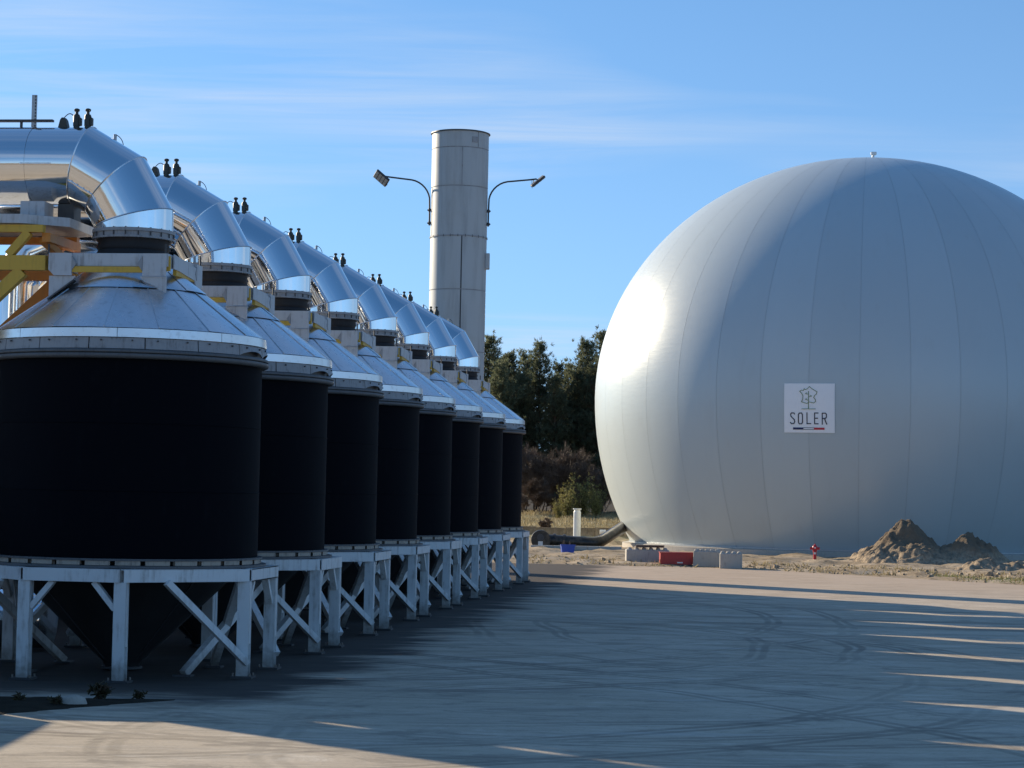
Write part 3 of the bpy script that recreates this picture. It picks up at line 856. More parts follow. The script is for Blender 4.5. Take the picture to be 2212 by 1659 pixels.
SILO_LABEL = ['nearest black silo with silver conical roof, largest, at the left edge',
              'second black silo from the camera, behind the nearest one', 'third black silo from the camera in the row',
              'fourth black silo from the camera in the row', 'fifth black silo from the camera in the row',
              'sixth black silo from the camera in the row', 'seventh black silo, last but one in the row',
              'farthest black silo, last of the row, beside the sunlit yard']
DUCT_LABEL = ['nearest polished metal elbow duct, rising from the nearest silo', 'second shiny elbow duct from the camera', 'third shiny elbow duct from the camera',
              'fourth shiny elbow duct from the camera', 'fifth shiny elbow duct from the camera', 'sixth shiny elbow duct from the camera',
              'seventh shiny elbow duct, last but one', 'farthest shiny elbow duct, in front of the chimney foot']
proto_s, proto_d = make_silo(), make_duct()
for k in range(8):
    loc = silo_frame(0, 0, 0, k)
    s_ = proto_s if k == 0 else copy_tree(proto_s)
    d_ = proto_d if k == 0 else copy_tree(proto_d)
    for o, lb, ct, gr in ((s_, SILO_LABEL[k], 'silo', 'black silos in a row'), (d_, DUCT_LABEL[k], 'duct', 'elbow ducts on the silos')):
        o.location = loc; o.rotation_euler = (0, 0, -PHI)
        tag(o, lb, ct, gr)
    tw = (k * .377) % .39
    for chd in s_.children:
        if chd.name.split('.')[0] == 'tank_body': chd.rotation_euler = (0, 0, (k * .29) % 1.1 - .55)
        if chd.name.split('.')[0] in ('roof_sheet', 'collar_sheet', 'rim_band'): chd.rotation_euler = (0, 0, tw)

# collecting main behind the ducts
hd = empty('collecting_main', silo_frame(-6.25, 0, 0), -PHI)
tag(hd, 'long horizontal metal main behind the silos joining the elbow ducts', 'duct')
for k in range(10):
    mb = MB(); n = 32; y0, y1 = -.4 + k * 4.6, -.4 + (k + 1) * 4.6 - .02
    v = [(.95 * math.cos(2 * PI * i / n), y, 3.2 + .95 * math.sin(2 * PI * i / n)) for y in (y0, y1) for i in range(n)]
    mb.add(v, [(i, (i + 1) % n, n + (i + 1) % n, n + i) for i in range(n)] + ([tuple(range(n))] if k == 0 else []) + ([tuple(range(n, 2 * n))] if k == 9 else []))
    mb.build('main_section', MAT['duct'], hd, 30)
for k in range(8):
    for yy in (k * SP + 1.2,):
        mb = MB(); mb.box(-.12, .12, yy - .1, yy + .1, .0, 2.27); mb.build('main_post', MAT['galv'], hd)

# low pale pipe lying behind the nearest silos
lp = empty('low_pipe', silo_frame(-3.9, 0, 0), -PHI)
tag(lp, 'fat pale pipe lying low behind the legs of the nearest silo', 'pipe')
mb = MB(); mb.tube([(1.2, 3.9, .62), (-.4, 3.9, .62), (-6, 3.9, .62)], .58, 24); mb.build('pipe_shell', MAT['duct'], lp, 40)
for x in (.6, -2.2):
    mb = MB(); mb.box(x - .1, x + .1, 3.5, 4.3, 0, .16); mb.build('pipe_cradle', MAT['concrete'], lp)

# ------------------------------------------------------------------ yellow support frame under the nearest duct
sf = empty('support_frame', silo_frame(0, 0, 0), -PHI)
tag(sf, 'yellow and orange steel frame carrying the nearest duct', 'frame')
for (yy, mat, nm) in ((-.95, 'yellow', 'near'), (.95, 'orange', 'far')):
    e = -1 if yy < 0 else 1
    def B(name, a, b, w, h, mat_=mat): 
        m_ = MB(); m_.bar(a, b, w, h, (0, 0, 1)); m_.build(name, MAT[mat_], sf)
    B('top_beam', (-4.6, yy, 7.80), (-1.35, yy, 7.80), .16, .13)
    B('cross_beam', (-4.6, yy, 7.19), (-1.28 if e < 0 else -.98, yy, 7.19), .18, .26)
    B('diagonal', (-1.62, yy, 7.74), (-1.98, yy, 7.33), .15, .14)
    B('diagonal', (-1.72, yy, 7.05), (-3.1, yy, 5.75), .17, .22)
    B('post', (-3.15, yy, .0), (-3.15, yy, 7.05), .2, .2)
for (x0, x1, z0, z1) in ((-1.34, -1.34, 7.66, 7.66), (-1.2, -1.2, 7.0, 7.0), (-3.15, -3.15, 5.6, 5.6)):
    m_ = MB(); m_.bar((x0, -.86, z0), (x1, .86, z1), .15, .16); m_.build('tie_beam', MAT['orange'], sf)
m_ = MB(); m_.bar((-1.42, -.8, 7.62), (-1.15, .75, 7.12), .12, .12); m_.build('diagonal', MAT['orange'], sf)
m_ = MB(); m_.prism([(-4.6, -1.1), (-1.75, -1.1), (-1.02, -.55), (-1.02, .9), (-1.4, 1.1), (-4.6, 1.1)], 2, 7.885, 8.045)
m_.build('platform', MAT['grey_steel'], sf)
m_ = MB(); m_.bbox(-1.92, -1.47, -.62, -.12, 8.05, 8.34, .01); m_.build('pipe_saddle', MAT['grey_steel'], sf)
m_ = MB(); m_.box(-1.40, -1.10, -.1, .3, 8.05, 8.36); m_.build('pipe_saddle', MAT['dark_steel'], sf)

# strut post and cable tray on the nearest duct
zt = 7.73 + 1.33 + .70
ps_ = empty('strut_post', silo_frame(-2.02, .25, zt - .05), -PHI)
tag(ps_, 'thin perforated metal post standing on the nearest duct', 'post')
m_ = MB(); m_.box(-.045, .045, -.02, .02, 0, .70); m_.build('strut', MAT['galv'], ps_)
for i in range(11):
    m_ = MB(); m_.box(.018, .038, -.026, -.021, .05 + i * .06, .085 + i * .06); m_.build('slot', MAT['dark_steel'], ps_)
ct = empty('cable_tray', silo_frame(-1.4, -.05, zt + .12), -PHI)
tag(ct, 'dark horizontal cable tray above the nearest duct', 'tray')
m_ = MB(); m_.box(-3.0, -.15, -.05, .05, -.02, .02); m_.build('tray_channel', MAT['dark_steel'], ct)
for x in (-2.4, -.75):
    m_ = MB(); m_.box(x - .02, x + .02, -.02, .02, -.14, -.022); m_.build('tray_foot', MAT['dark_steel'], ct)

# ------------------------------------------------------------------ chimney and its flood lamps
CH = at(990.5, 517, 91); CHX, CHY = CH.x, 91.0
ch = empty('chimney', (CHX, CHY, 0))
tag(ch, 'tall pale grey steel chimney behind the far end of the silos', 'chimney')
seams = [0, 3.3, 6.5, 9.1, 11.68, 13.92, 16.0, 17.62, 18.32]
def chr_(z): return 1.165 + .0016 * z
for i in range(len(seams) - 1):
    z0, z1 = seams[i] + (.022 if i else 0), seams[i + 1] - .022
    mb = MB(); mb.lathe([(chr_(z0), z0), (chr_(z1), z1)], 48); sec = mb.build('shell_section', MAT['chimney'], ch, 30)
    mb = MB(); mb.lathe([(chr_(z1) - .02, z1 - .05), (chr_(z1) - .012, z1 + .06)], 48); mb.build('joint', MAT['rimplate'], sec, 30)
    a = R((8, 30, -20, 8, 8, -70, 6, 40)[i])
    mb = MB(); mb.bar(((chr_(z0)) * math.sin(a), -(chr_(z0)) * math.cos(a), z0), ((chr_(z1)) * math.sin(a), -(chr_(z1)) * math.cos(a), z1), .05 if i in (3, 4) else .03, .02, (math.sin(a), -math.cos(a), 0))
    mb.build('vertical_seam', MAT['dark_steel'] if i in (3, 4) else MAT['rimplate'], sec)
mb = MB(); mb.lathe([(1.12, 18.0), (1.12, 18.335), (1.25, 18.335), (1.255, 18.30), (1.17, 18.295)], 48); mb.build('top_ring', MAT['dark_steel'], ch, 30)
mb = MB(); mb.lathe([(1.11, 18.3), (1.11, 12)], 40); mb.build('flue', MAT['dark_steel'], ch, 30)
mb = MB(); mb.lathe([(1.17, 13.895), (1.215, 13.90), (1.215, 13.945), (1.17, 13.95)], 48); mb.build('joint_flange', MAT['rimplate'], ch, 30)
for k in range(24):
    a = 2 * PI * k / 24; mb = MB(); c = Vector((1.205 * math.sin(a), -1.205 * math.cos(a), 13.87)); mb.tube([c, c + Vector((0, 0, .1))], .015, 5); mb.build('joint_bolt', MAT['dark_steel'], ch)
mb = MB(); mb.bbox(1.14, 1.33, -.35, .05, 12.62, 13.28, .02); mb.build('cabinet', MAT['chimney'], ch)
a = R(32); o_ = Vector((math.sin(a), -math.cos(a), 0)); t_ = Vector((math.cos(a), math.sin(a), 0)); c = o_ * 1.2 + Vector((0, 0, 17.95))
mb = MB(); mb.bar(c - t_ * .13, c + t_ * .13, .02, .24, (0, 0, 1)); mb.build('inspection_plate', MAT['rimplate'], ch)

def flood_lamp(side, label):
    root = empty('flood_lamp', (CHX, CHY, 0))
    tag(root, label, 'lamp', 'flood lamps on the chimney')
    x = side * 1.235; y = -.15
    ps = [(x, y, 14.42), (x, y, 15.05), (x + side * .01, y, 15.42)]
    for i in range(1, 9):
        u = i / 8; a = u * PI / 2 * .9
        ps.append((x + side * .92 * (1 - math.cos(a)), y, 15.42 + .92 * math.sin(a)))
    lx, ly_, lz = ps[-1]
    ps.append((x + side * 1.7, y, lz + .10)); ps.append((x + side * 2.0, y, lz + .14))
    mb = MB(); mb.tube(ps, .035, 8); mb.build('arm', MAT['dark_steel'], root, 50)
    for z in (14.52, 15.07):
        mb = MB(); mb.tube([(x + side * .08, y, z), (side * 1.06, y - .14, z - .07)], .035, 6); mb.tube([(x, y, z - .06), (x, y, z + .06)], .06, 8); mb.build('bracket', MAT['dark_steel'], root, 40)
    hx = x + side * 2.05; hz = lz + .05
    # head tilted: lens looks down and (left one) towards the camera
    rot = Matrix.Translation((hx, y, hz)) @ Matrix.Rotation(R(-side * 40 + (0)), 4, 'Y') @ Matrix.Rotation(R(-34 if side < 0 else 12), 4, 'X')
    mb = MB(); mb.bbox(-.34, .34, -.26, .26, -.05, .05, .015, rot); hd_ = mb.build('lamp_head', MAT['dark_steel'], root)
    for i in range(4):
        for j in range(2):
            mb = MB(); mb.box(-.31 + i * .16, -.18 + i * .16, -.23 + j * .24, -.01 + j * .24, -.064, -.052, rot); mb.build('lens', MAT['lens'], hd_)
    mb = MB(); mb.tube([rot @ Vector((side * -.2, 0, .05)), rot @ Vector((side * -.1, 0, .16)), rot @ Vector((side * .05, 0, .05))], .02, 6); mb.build('yoke', MAT['dark_steel'], root)
    p0, p1 = Vector((x + side * 1.8, y, lz + .1)), rot @ Vector((-side * .30, 0, 0))
    ps = [p0.lerp(p1, u) + Vector((0, 0, -.22 * math.sin(PI * u))) for u in [i / 8 for i in range(9)]]
    mb = MB(); mb.tube(ps, .012, 5); mb.build('cable', MAT['dark_steel'], root)
    return root
flood_lamp(-1, 'flood lamp on the left curved arm of the chimney')
flood_lamp(1, 'flood lamp on the right curved arm of the chimney')

# ------------------------------------------------------------------ gas holder
GC = at(1868, 870, 140)
GA, GBT, GBB = 17.37, 15.68, 18.0
GZC = GC.z
gh = empty('gas_holder', (GC.x, GC.y, 0))
tag(gh, 'huge silver grey spherical gas holder with gored membrane', 'gas holder')
def g_r(th):    # th: latitude angle, -.. to 90deg; returns (radius, z)
    return GA * math.cos(th), GZC + (GBT if th > 0 else GBB) * math.sin(th)
th0 = -math.asin(min(.999, (GZC - .25) / GBB))
NG = 38
rows = 46
for k in range(NG):
    n = 8; v = []; f = []
    for i in range(n + 1):
        for j in range(rows + 1):
            th = th0 + (R(88.6) - th0) * j / rows
            r_, z_ = g_r(th)
            half = PI / NG - .0065 / max(r_, .15)
            a = 2 * PI * (k + .42) / NG + half * (2 * i / n - 1)
            v.append((r_ * math.sin(a), -r_ * math.cos(a), z_))
    for i in range(n):
        for j in range(rows): f.append((i * (rows + 1) + j, (i + 1) * (rows + 1) + j, (i + 1) * (rows + 1) + j + 1, i * (rows + 1) + j + 1))
    np_obj('gore', np.array(v), np.array(f), MAT['membrane'], gh)
prof = []
for j in range(61):
    th = th0 + (R(89.9) - th0) * j / 60; r_, z_ = g_r(th); prof.append((max(r_ - .013 * math.cos(th), .01), z_ - .013 * math.sin(th)))
mb = MB(); mb.lathe(prof, 108); mb.build('seam_liner', MAT['seam'], gh, 60)
mb = MB(); mb.lathe([(.0, 25.30 - 9.5 + GZC - .02), (.55, GZC + GBT - .02), (.5, GZC + GBT + .05), (0, GZC + GBT + .06)], 24); mb.build('crown_cap', MAT['membrane'], gh, 40)
rb = g_r(th0)[0]
mb = MB(); mb.lathe([(rb - .6, -.1), (rb + .55, -.1), (rb + .55, .24), (rb + .35, .28), (rb - .6, .28)], 96); mb.build('foundation_ring', MAT['concrete'], gh, 30)
mb = MB(); mb.lathe([(rb + .02, .285), (rb + .14, .285), (rb + .14, .36), (rb + .02, .36)], 96); mb.build('clamp_rail', MAT['galv'], gh, 30)
# sensor on the crown
sn = empty('crown_sensor', (GC.x + .35, GC.y, GZC + GBT + .05))
tag(sn, 'small white sensor post on the crown of the gas holder', 'sensor')
mb = MB(); mb.tube([(0, 0, 0), (0, 0, .1), (.02, 0, .34)], [.16, .10, .08], 10); mb.build('post', MAT['white'], sn, 40)
mb = MB(); mb.bbox(-.14, .22, -.12, .12, .34, .54, .03); mb.build('sensor_box', MAT['white'], sn)
mb = MB(); mb.bar((.1, 0, .0), (.55, 0, -.05), .1, .08); mb.build('cable_duct', MAT['rimplate'], sn)

# banner: conforms to the membrane
def hit(u, v):
    rd = ray(u, v).normalized(); o = Vector((0, 0, CAMH))
    lo, hi = 100.0, 141.0
    def F(t__):
        p = o + rd * t__; b = GBT if p.z > GZC else GBB
        return ((p.x - GC.x) / GA) ** 2 + ((p.y - GC.y) / GA) ** 2 + ((p.z - GZC) / b) ** 2 - 1
    for _ in range(60):
        m_ = (lo + hi) / 2
        if F(m_) > 0: lo = m_
        else: hi = m_
    return o + rd * lo
BC = hit(1748, 881.5)
bb_ = GBT if BC.z > GZC else GBB
BN = Vector(((BC.x - GC.x) / GA ** 2, (BC.y - GC.y) / GA ** 2, (BC.z - GZC) / bb_ ** 2)).normalized()
BU = Vector((0, 0, 1)).cross(BN).normalized()
BV = BN.cross(BU).normalized()
BW = ((hit(1803, 881.5) - hit(1694, 881.5)).length); BH = (hit(1748, 828.5) - hit(1748, 935)).length
def onb(a, b, off):
    """banner plane coords (zoom pixels mapped to metres) to a point on the membrane plus off"""
    p = BC + BU * a + BV * b
    lo, hi = -1.0, 3.0
    for _ in range(40):
        m_ = (lo + hi) / 2; q = p - BN * m_; b_ = GBT if q.z > GZC else GBB
        s__ = ((q.x - GC.x) / GA) ** 2 + ((q.y - GC.y) / GA) ** 2 + ((q.z - GZC) / b_) ** 2 - 1
        if s__ > 0: lo = m_
        else: hi = m_
    return p - BN * (lo - off)
def zb(x, y): return ((x - 561) / 392 * BW, (306 - y) / 375 * BH)
bn = empty('banner', BC)
tag(bn, 'square white SOLER banner with tree emblem on the gas holder', 'banner')
def bpart(name, mb, mat):
    me = mb.mesh(name, mat); o = bpy.data.objects.new(name, me); col.objects.link(o)
    me.transform(Matrix.Translation(-BC)); o.parent = bn; return o
mb = MB(); G = 12
v = []; f = []
for lay, off in ((0, .045), (1, .02)):
    for i in range(G + 1):
        for j in range(G + 1): v.append(onb((i / G - .5) * BW, (j / G - .5) * BH, off))
nn = (G + 1) ** 2
for i in range(G):
    for j in range(G):
        q = (i * (G + 1) + j, (i + 1) * (G + 1) + j, (i + 1) * (G + 1) + j + 1, i * (G + 1) + j + 1)
        f.append(q); f.append(tuple(nn + t__ for t__ in q[::-1]))
mb.add(v, f); bpart('sheet', mb, MAT['banner'])
def stroke(name, pts, w, mat, off=.062, closed=False):
    """a printed line: quads along a polyline in zoom pixels"""
    mb = MB(); P = [Vector((*p, 0)) for p in pts]
    if closed: P.append(P[0])
    for a, b in zip(P[:-1], P[1:]):
        d = (b - a)
        if d.length < 1e-6: continue
        d.normalize(); nrm = Vector((-d.y, d.x, 0)) * (w / 2); ext = d * (w * .35)
        q = [a - ext - nrm, b + ext - nrm, b + ext + nrm, a - ext + nrm]
        top = [onb(*zb(t__.x, t__.y), off) for t__ in q]; bot = [onb(*zb(t__.x, t__.y), .05) for t__ in q]
        mb.add(top + bot, [(0, 1, 2, 3), (7, 6, 5, 4), (0, 4, 5, 1), (1, 5, 6, 2), (2, 6, 7, 3), (3, 7, 4, 0)])
        off += .0006
    return bpart(name, mb, mat)
stroke('emblem_outline', [(487, 178), (500, 170), (516, 173), (522, 158), (529, 166), (546, 160), (563, 142), (580, 157), (603, 171), (622, 181), (618, 199), (604, 210), (597, 226), (609, 240), (612, 256), (597, 267), (576, 262), (560, 259), (546, 271), (525, 266), (502, 258), (512, 238), (513, 214), (504, 194)], 4.6, MAT['green'], closed=True)
stroke('emblem_trunk', [(557, 178), (557, 311)], 5, MAT['green'], .07)
for b in ([(557, 200), (533, 197), (541, 190)], [(557, 222), (580, 215), (572, 208)], [(557, 247), (534, 240), (541, 233)]):
    stroke('emblem_branch', b, 4, MAT['green'], .08)
stroke('emblem_ground', [(505, 312), (610, 312)], 4, MAT['green'], .09)
LW = 7.5
stroke('letter_s', [(448, 352), (443, 344), (425, 343), (417, 352), (419, 368), (432, 382), (445, 394), (449, 410), (442, 424), (424, 426), (415, 416)], LW, MAT['ink'])
stroke('letter_o', [(478, 356), (485, 344), (503, 344), (510, 356), (510, 414), (503, 426), (485, 426), (478, 414)], LW, MAT['ink'], closed=True)
stroke('letter_l', [(545, 342), (545, 424), (574, 424)], LW, MAT['ink'])
stroke('letter_e', [(631, 343), (604, 343), (604, 425), (631, 425)], LW, MAT['ink'])
stroke('letter_e_bar', [(606, 383), (627, 383)], LW, MAT['ink'], .075)
stroke('letter_r', [(663, 428), (663, 344), (686, 344), (695, 352), (695, 374), (686, 384), (668, 384)], LW, MAT['ink'])
stroke('letter_r_leg', [(680, 385), (697, 427)], LW, MAT['ink'], .08)
stroke('flag_stripe', [(441, 462), (511, 462)], 16, MAT['navy'], .066)
stroke('flag_stripe', [(604, 462), (674, 462)], 16, MAT['printred'], .067)
stroke('flag_outline', [(519, 455), (597, 455)], 3, MAT['ink'], .068)
stroke('flag_outline', [(519, 469), (597, 469)], 3, MAT['ink'], .069)

# ------------------------------------------------------------------ things by the gas holder
def gz_at(x, y): return float(ground_h(np.array([x]), np.array([y]))[0])
def concrete_block(name, u0, v0, L, W, Hh, rz, label, nub_n, nub_rows=2):
    p = gnd(u0, v0)
    o = empty(name, (p.x, p.y, -.01), rz); tag(o, label, 'block', 'concrete blocks beside the yard')
    mb = MB(); mb.bbox(0, L, 0, W, 0, Hh, .025); mb.build('block_body', MAT['concrete'], o)
    for i in range(nub_n):
        for j in range(nub_rows):
            x = L * (i + .5) / nub_n; y = W * (j + .5) / nub_rows
            mb = MB(); mb.lathe([(.105, Hh - .01), (.10, Hh + .05), (.055, Hh + .095), (0, Hh + .10)], 10, c=(x, y)); mb.build('stud', MAT['concrete'], o, 40)
    return o
concrete_block('concrete_block', 1353, 1218, 2.05, .8, .70, R(2), 'long grey concrete block under dark boards', 6)
concrete_block('concrete_block', 1497, 1224, 1.22, .55, .74, R(-16), 'pale sunlit studded concrete block right of the red box', 5)
concrete_block('concrete_block', 1555, 1228, 1.02, .7, .70, R(-4), 'bluish shaded studded concrete block, rightmost of the three', 4)
p = gnd(1353, 1218)
for i, (dx, rz, zz_) in enumerate(((.95, .05, .80), (1.0, -.06, .86))):
    o = empty('board', (p.x + dx + .15, p.y + .35, zz_), rz); tag(o, ('lower' if i == 0 else 'upper') + ' dark board lying on the long concrete block', 'board', 'boards on the concrete block')
    mb = MB(); mb.bbox(-.68, .68, -.35, .3, 0, .05, .008); mb.build('plank', MAT['wood'], o)
# red tank on skids
p = gnd(1425, 1222)
o = empty('red_box', (p.x, p.y, 0), R(1)); tag(o, 'red steel box on a skid between the concrete blocks', 'box')
mb = MB(); mb.prism([(0.03, .60), (1.57, .60), (1.57, .12), (1.50, .06), (.10, .06), (.03, .12)], 1, 0, .7); mb.build('box_shell', MAT['red'], o)
mb = MB(); mb.bbox(.0, 1.6, -.02, .72, .60, .64, .008); mb.build('lid_rim', MAT['red'], o)
for y in (.05, .6):
    mb = MB(); mb.bar((-.25, y - .05, .05), (1.5, y - .05, .05), .06, .06); mb.build('skid', MAT['dark_steel'], o)
mb = MB(); mb.box(.82, 1.08, -.015, -.004, .13, .19); mb.build('label_plate', MAT['white'], o)
# blue crate with brush in it
p = gnd(1212, 1198); z0 = gz_at(p.x + .3, p.y)
o = empty('blue_crate', (p.x, p.y, z0 - .02), R(6)); tag(o, 'blue plastic crate with scrap sticking out, on the sand', 'crate')
mb = MB()
mb.prism([(0, .42), (.06, 0), (.70, 0), (.76, .42)], 1, 0, .03); mb.prism([(0, .42), (.06, 0), (.70, 0), (.76, .42)], 1, .47, .5)
mb.box(.06, .70, .03, .47, 0, .03); mb.prism([(0, .42), (.06, 0), (.09, 0), (.03, .42)], 1, .03, .47); mb.prism([(.73, .42), (.67, 0), (.70, 0), (.76, .42)], 1, .03, .47)
mb.build('crate_shell', MAT['blue'], o)
mb = MB(); mb.box(-.03, .79, -.03, .0, .36, .43); mb.build('crate_rim', MAT['blue'], o)
rnd = random.Random(8)
for i in range(9):
    mb = MB(); a = Vector((rnd.uniform(.15, .6), rnd.uniform(.1, .4), .2)); mb.tube([a, a + Vector((rnd.uniform(-.2, .2), rnd.uniform(-.1, .1), rnd.uniform(.25, .48)))], .02, 5); mb.build('scrap_stick', MAT['wood'], o)
# hydrant
p = gnd(1760, 1209)
o = empty('hydrant', (p.x, p.y, gz_at(p.x, p.y) - .04), R(-8)); o.scale = (.8, .8, .92); tag(o, 'red fire hydrant standing before the gas holder', 'hydrant')
mb = MB(); mb.lathe([(0, 0), (.17, 0), (.17, .05), (.115, .06), (.11, .50), (.15, .52), (.15, .58), (.13, .60)], 16); mb.build('barrel', MAT['hydrant'], o, 40)
mb = MB(); mb.lathe([(.13, .60), (.17, .62), (.18, .78), (.13, .86), (.06, .90), (.05, .97), (0, .98)], 16); mb.build('bonnet', MAT['hydrant'], o, 40)
for sx in (-1, 1):
    mb = MB(); mb.tube([(sx * .1, 0, .70), (sx * .27, 0, .70)], .075, 10); mb.tube([(sx * .27, 0, .70), (sx * .32, 0, .70)], .09, 8); mb.build('side_outlet', MAT['hydrant'], o, 40)
mb = MB(); mb.tube([(0, -.1, .42), (0, -.22, .42)], .10, 12); fo = mb.build('front_outlet', MAT['hydrant'], o, 40)
mb = MB(); mb.tube([(0, -.222, .42), (0, -.232, .42)], .07, 12); mb.build('outlet_plate', MAT['white'], fo)
mb = MB(); mb.box(-.04, .05, -.185, -.178, .70, .78); mb.build('number_plate', MAT['white'], o)

# black gas pipe running up to the holder
o = empty('gas_pipe', (0, 0, 0)); tag(o, 'thick black gas pipe bending up into the foot of the gas holder', 'pipe')
def pp(u, v, D): q = at(u, v, D); return q
P = [pp(1182, 1167, 134.5), pp(1225, 1170, 134.5), pp(1283, 1173, 134.5), pp(1300, 1168, 135), pp(1336, 1145, 138), pp(1356, 1132, 140)]
mb = MB(); mb.tube([P[0], P[1], P[1].lerp(P[2], .5), P[2], P[3], P[4], P[5]], .36, 20); mb.build('pipe_run', MAT['pipe'], o, 50)
for (q, d) in ((P[1].lerp(P[0], .15), (P[1] - P[0]).normalized()), (P[0].lerp(P[1], .35), (P[1] - P[0]).normalized())):
    mb = MB(); mb.tube([q - d * .09, q + d * .09], .43, 20); mb.build('pipe_coupling', MAT['pipe'], o, 40)
e = pp(1168, 1166, 134.4)
mb = MB(); mb.tube([e + Vector((0, -.55, 0)), e + Vector((0, .5, 0))], .60, 24); el = mb.build('blind_flange', MAT['pipe'], o, 40)
mb = MB(); mb.tube([e + Vector((-.02, -.62, .15)), e + Vector((-.02, -.55, .15))], .22, 14); mb.build('flange_hub', MAT['dark_steel'], el, 40)
mb = MB(); mb.box(e.x - .16, e.x + .12, e.y - .585, e.y - .56, e.z - .45, e.z - .08); mb.build('label_plate', MAT['white'], el)
for u_ in (-.25, 1.25, 3.0):
    mb = MB(); mb.box(e.x + u_ - .25, e.x + u_ + .25, e.y - .5, e.y + .5, -.1, e.z - .36 if u_ > .5 else e.z - .56); mb.build('pipe_bed', MAT['concrete'], o)

# white vent pipe
q = at(1246, 1158, 150); z0 = gz_at(q.x, q.y)
o = empty('vent_pipe', (q.x, q.y, z0 - .05)); tag(o, 'upright white vent pipe with a flanged top', 'pipe')
mb = MB(); zt_ = 2.34 - z0
mb.tube([(0, 0, 0), (0, 0, zt_ - .25)], .255, 20); mb.build('pipe_shaft', MAT['white'], o, 40)
mb = MB(); mb.lathe([(.255, zt_ - .25), (.21, zt_ - .18), (.21, zt_ - .08), (.29, zt_ - .07), (.29, zt_), (.0, zt_)], 20); mb.build('top_flange', MAT['white'], o, 40)
q = at(1302, 1160, 147); z0 = gz_at(q.x, q.y)
o = empty('valve_post', (q.x, q.y, z0 - .05)); tag(o, 'small pale valve post right of the white vent pipe', 'valve')
mb = MB(); mb.tube([(0, 0, 0), (0, 0, .55)], .12, 10); mb.build('post', MAT['galv'], o, 40)
mb = MB(); mb.tube([(-.2, 0, .6), (.2, 0, .6)], .16, 10); mb.build('valve_body', MAT['white'], o, 40)
# trench wall behind the pipe
wl_ = empty('trench_wall', (0, 0, 0)); tag(wl_, 'low brown earth-stained concrete wall behind the black pipe', 'wall')
for i in range(7):
    x0 = -4.2 + i * 2.05
    mb = MB(); mb.bbox(x0, x0 + 2.03, 155.0 + .02 * (i % 3), 155.4, -.2, .86 + .03 * ((i * 7) % 3), .02); mb.build('wall_panel', MAT['earth'], wl_)
# concrete kerb in front of the pipe
kb = empty('low_kerb', (0, 0, 0)); tag(kb, 'pale low concrete kerb running below the black pipe', 'kerb')
for i in range(8):
    a, b = at(1146 + i * 24.6, 1183 + i * .9, 127.2), at(1146 + (i + 1) * 24.6 - .4, 1183.9 + i * .9, 127.2)
    mb = MB(); mb.bbox(a.x, b.x, 127, 127.45, -.15, .26, .02); mb.build('kerb_stone', MAT['concrete'], kb)

# earth mound
def mound(name, label, cx_, cy_, peaks, half_x, half_y, step, seed):
    gx, gy = np.meshgrid(np.arange(-half_x, half_x, step), np.arange(-half_y, half_y, step))
    h = np.full(gx.shape, -1.0)
    for (px_, py_, ph, sx, sy, pw) in peaks:
        d = np.sqrt(((gx - px_) / sx) ** 2 + ((gy - py_) / sy) ** 2)
        dd = np.sqrt(d * d + .02) - .14; h = np.maximum(h, ph * (1 - np.maximum(dd, 0) ** pw))
    sm = (fbm(gx * .9 + seed, gy * .9 + 3, 4) - .5) * .7 + (fbm(gx * 3.1 + seed, gy * 3.1, 3) - .5) * .42
    ridg = (1 - np.abs(2 * fbm(gx * 1.7 + 9 + seed, gy * 1.7, 4) - 1)) * .42 - .26
    h = h + (sm + ridg) * np.clip(h + .5, 0, 1)
    ed_ = np.maximum(np.abs(gx) / half_x, np.abs(gy) / half_y)
    h = np.where(ed_ > .97, np.minimum(h, -.3), h); h = np.maximum(h, -.35)
    ny_, nx_ = gx.shape; ii = np.arange(nx_ * ny_).reshape(ny_, nx_)
    ff = np.stack([ii[:-1, :-1].ravel(), ii[:-1, 1:].ravel(), ii[1:, 1:].ravel(), ii[1:, :-1].ravel()], 1)
    keep = (h.ravel()[ff] > -.34).any(1)
    o = np_obj(name, np.stack([gx.ravel(), gy.ravel(), h.ravel()], 1), ff[keep], MAT['earth'])
    o.location = (cx_, cy_, 0); tag(o, label, 'mound', 'heaps of dug earth'); return o
MPK = at(1955, 1127, 116.5); M2 = at(2095, 1165, 114.5)
mound('earth_mound', 'large two-humped heap of brown sandy earth before the gas holder', MPK.x + 1.2, 115.5,
      [(-1.2, .9, MPK.z - .05, 2.15, 2.3, 1.05), (-2.2, .6, .95, 1.9, 2.2, 1.5), (-.6, -.6, 1.0, 3.0, 2.6, 1.6), (M2.x - MPK.x - 1.2, -.6, M2.z + .05, 2.0, 2.2, 1.2), (1.0, -.3, .75, 2.6, 2.4, 1.7)], 5.6, 4.2, .085, 1)
q = gnd(2160, 1232)
mound('earth_mound', 'small low heap of sandy earth at the right edge', q.x + .6, q.y + 1.0, [(-.9, 0, .42, 1.5, 1.3, 1.4), (.9, .3, .38, 1.8, 1.3, 1.5)], 3.0, 1.9, .085, 40)

# ------------------------------------------------------------------ vegetation
def ribbons(P, Dv, L, W, rng, bend=.0):
    """flat blades: positions P (n,3), directions Dv (n,3), lengths L, widths W -> quads"""
    n = len(P)
    side = np.cross(Dv, rng.normal(size=(n, 3))); side /= np.linalg.norm(side, axis=1)[:, None] + 1e-9
    a = P - side * W[:, None] / 2; b = P + side * W[:, None] / 2
    tip = P + Dv * L[:, None]
    c = tip + side * W[:, None] * .25; d = tip - side * W[:, None] * .25
    v = np.stack([a, b, c, d], 1).reshape(-1, 3); f = np.arange(4 * n).reshape(-1, 4)
    return v, f

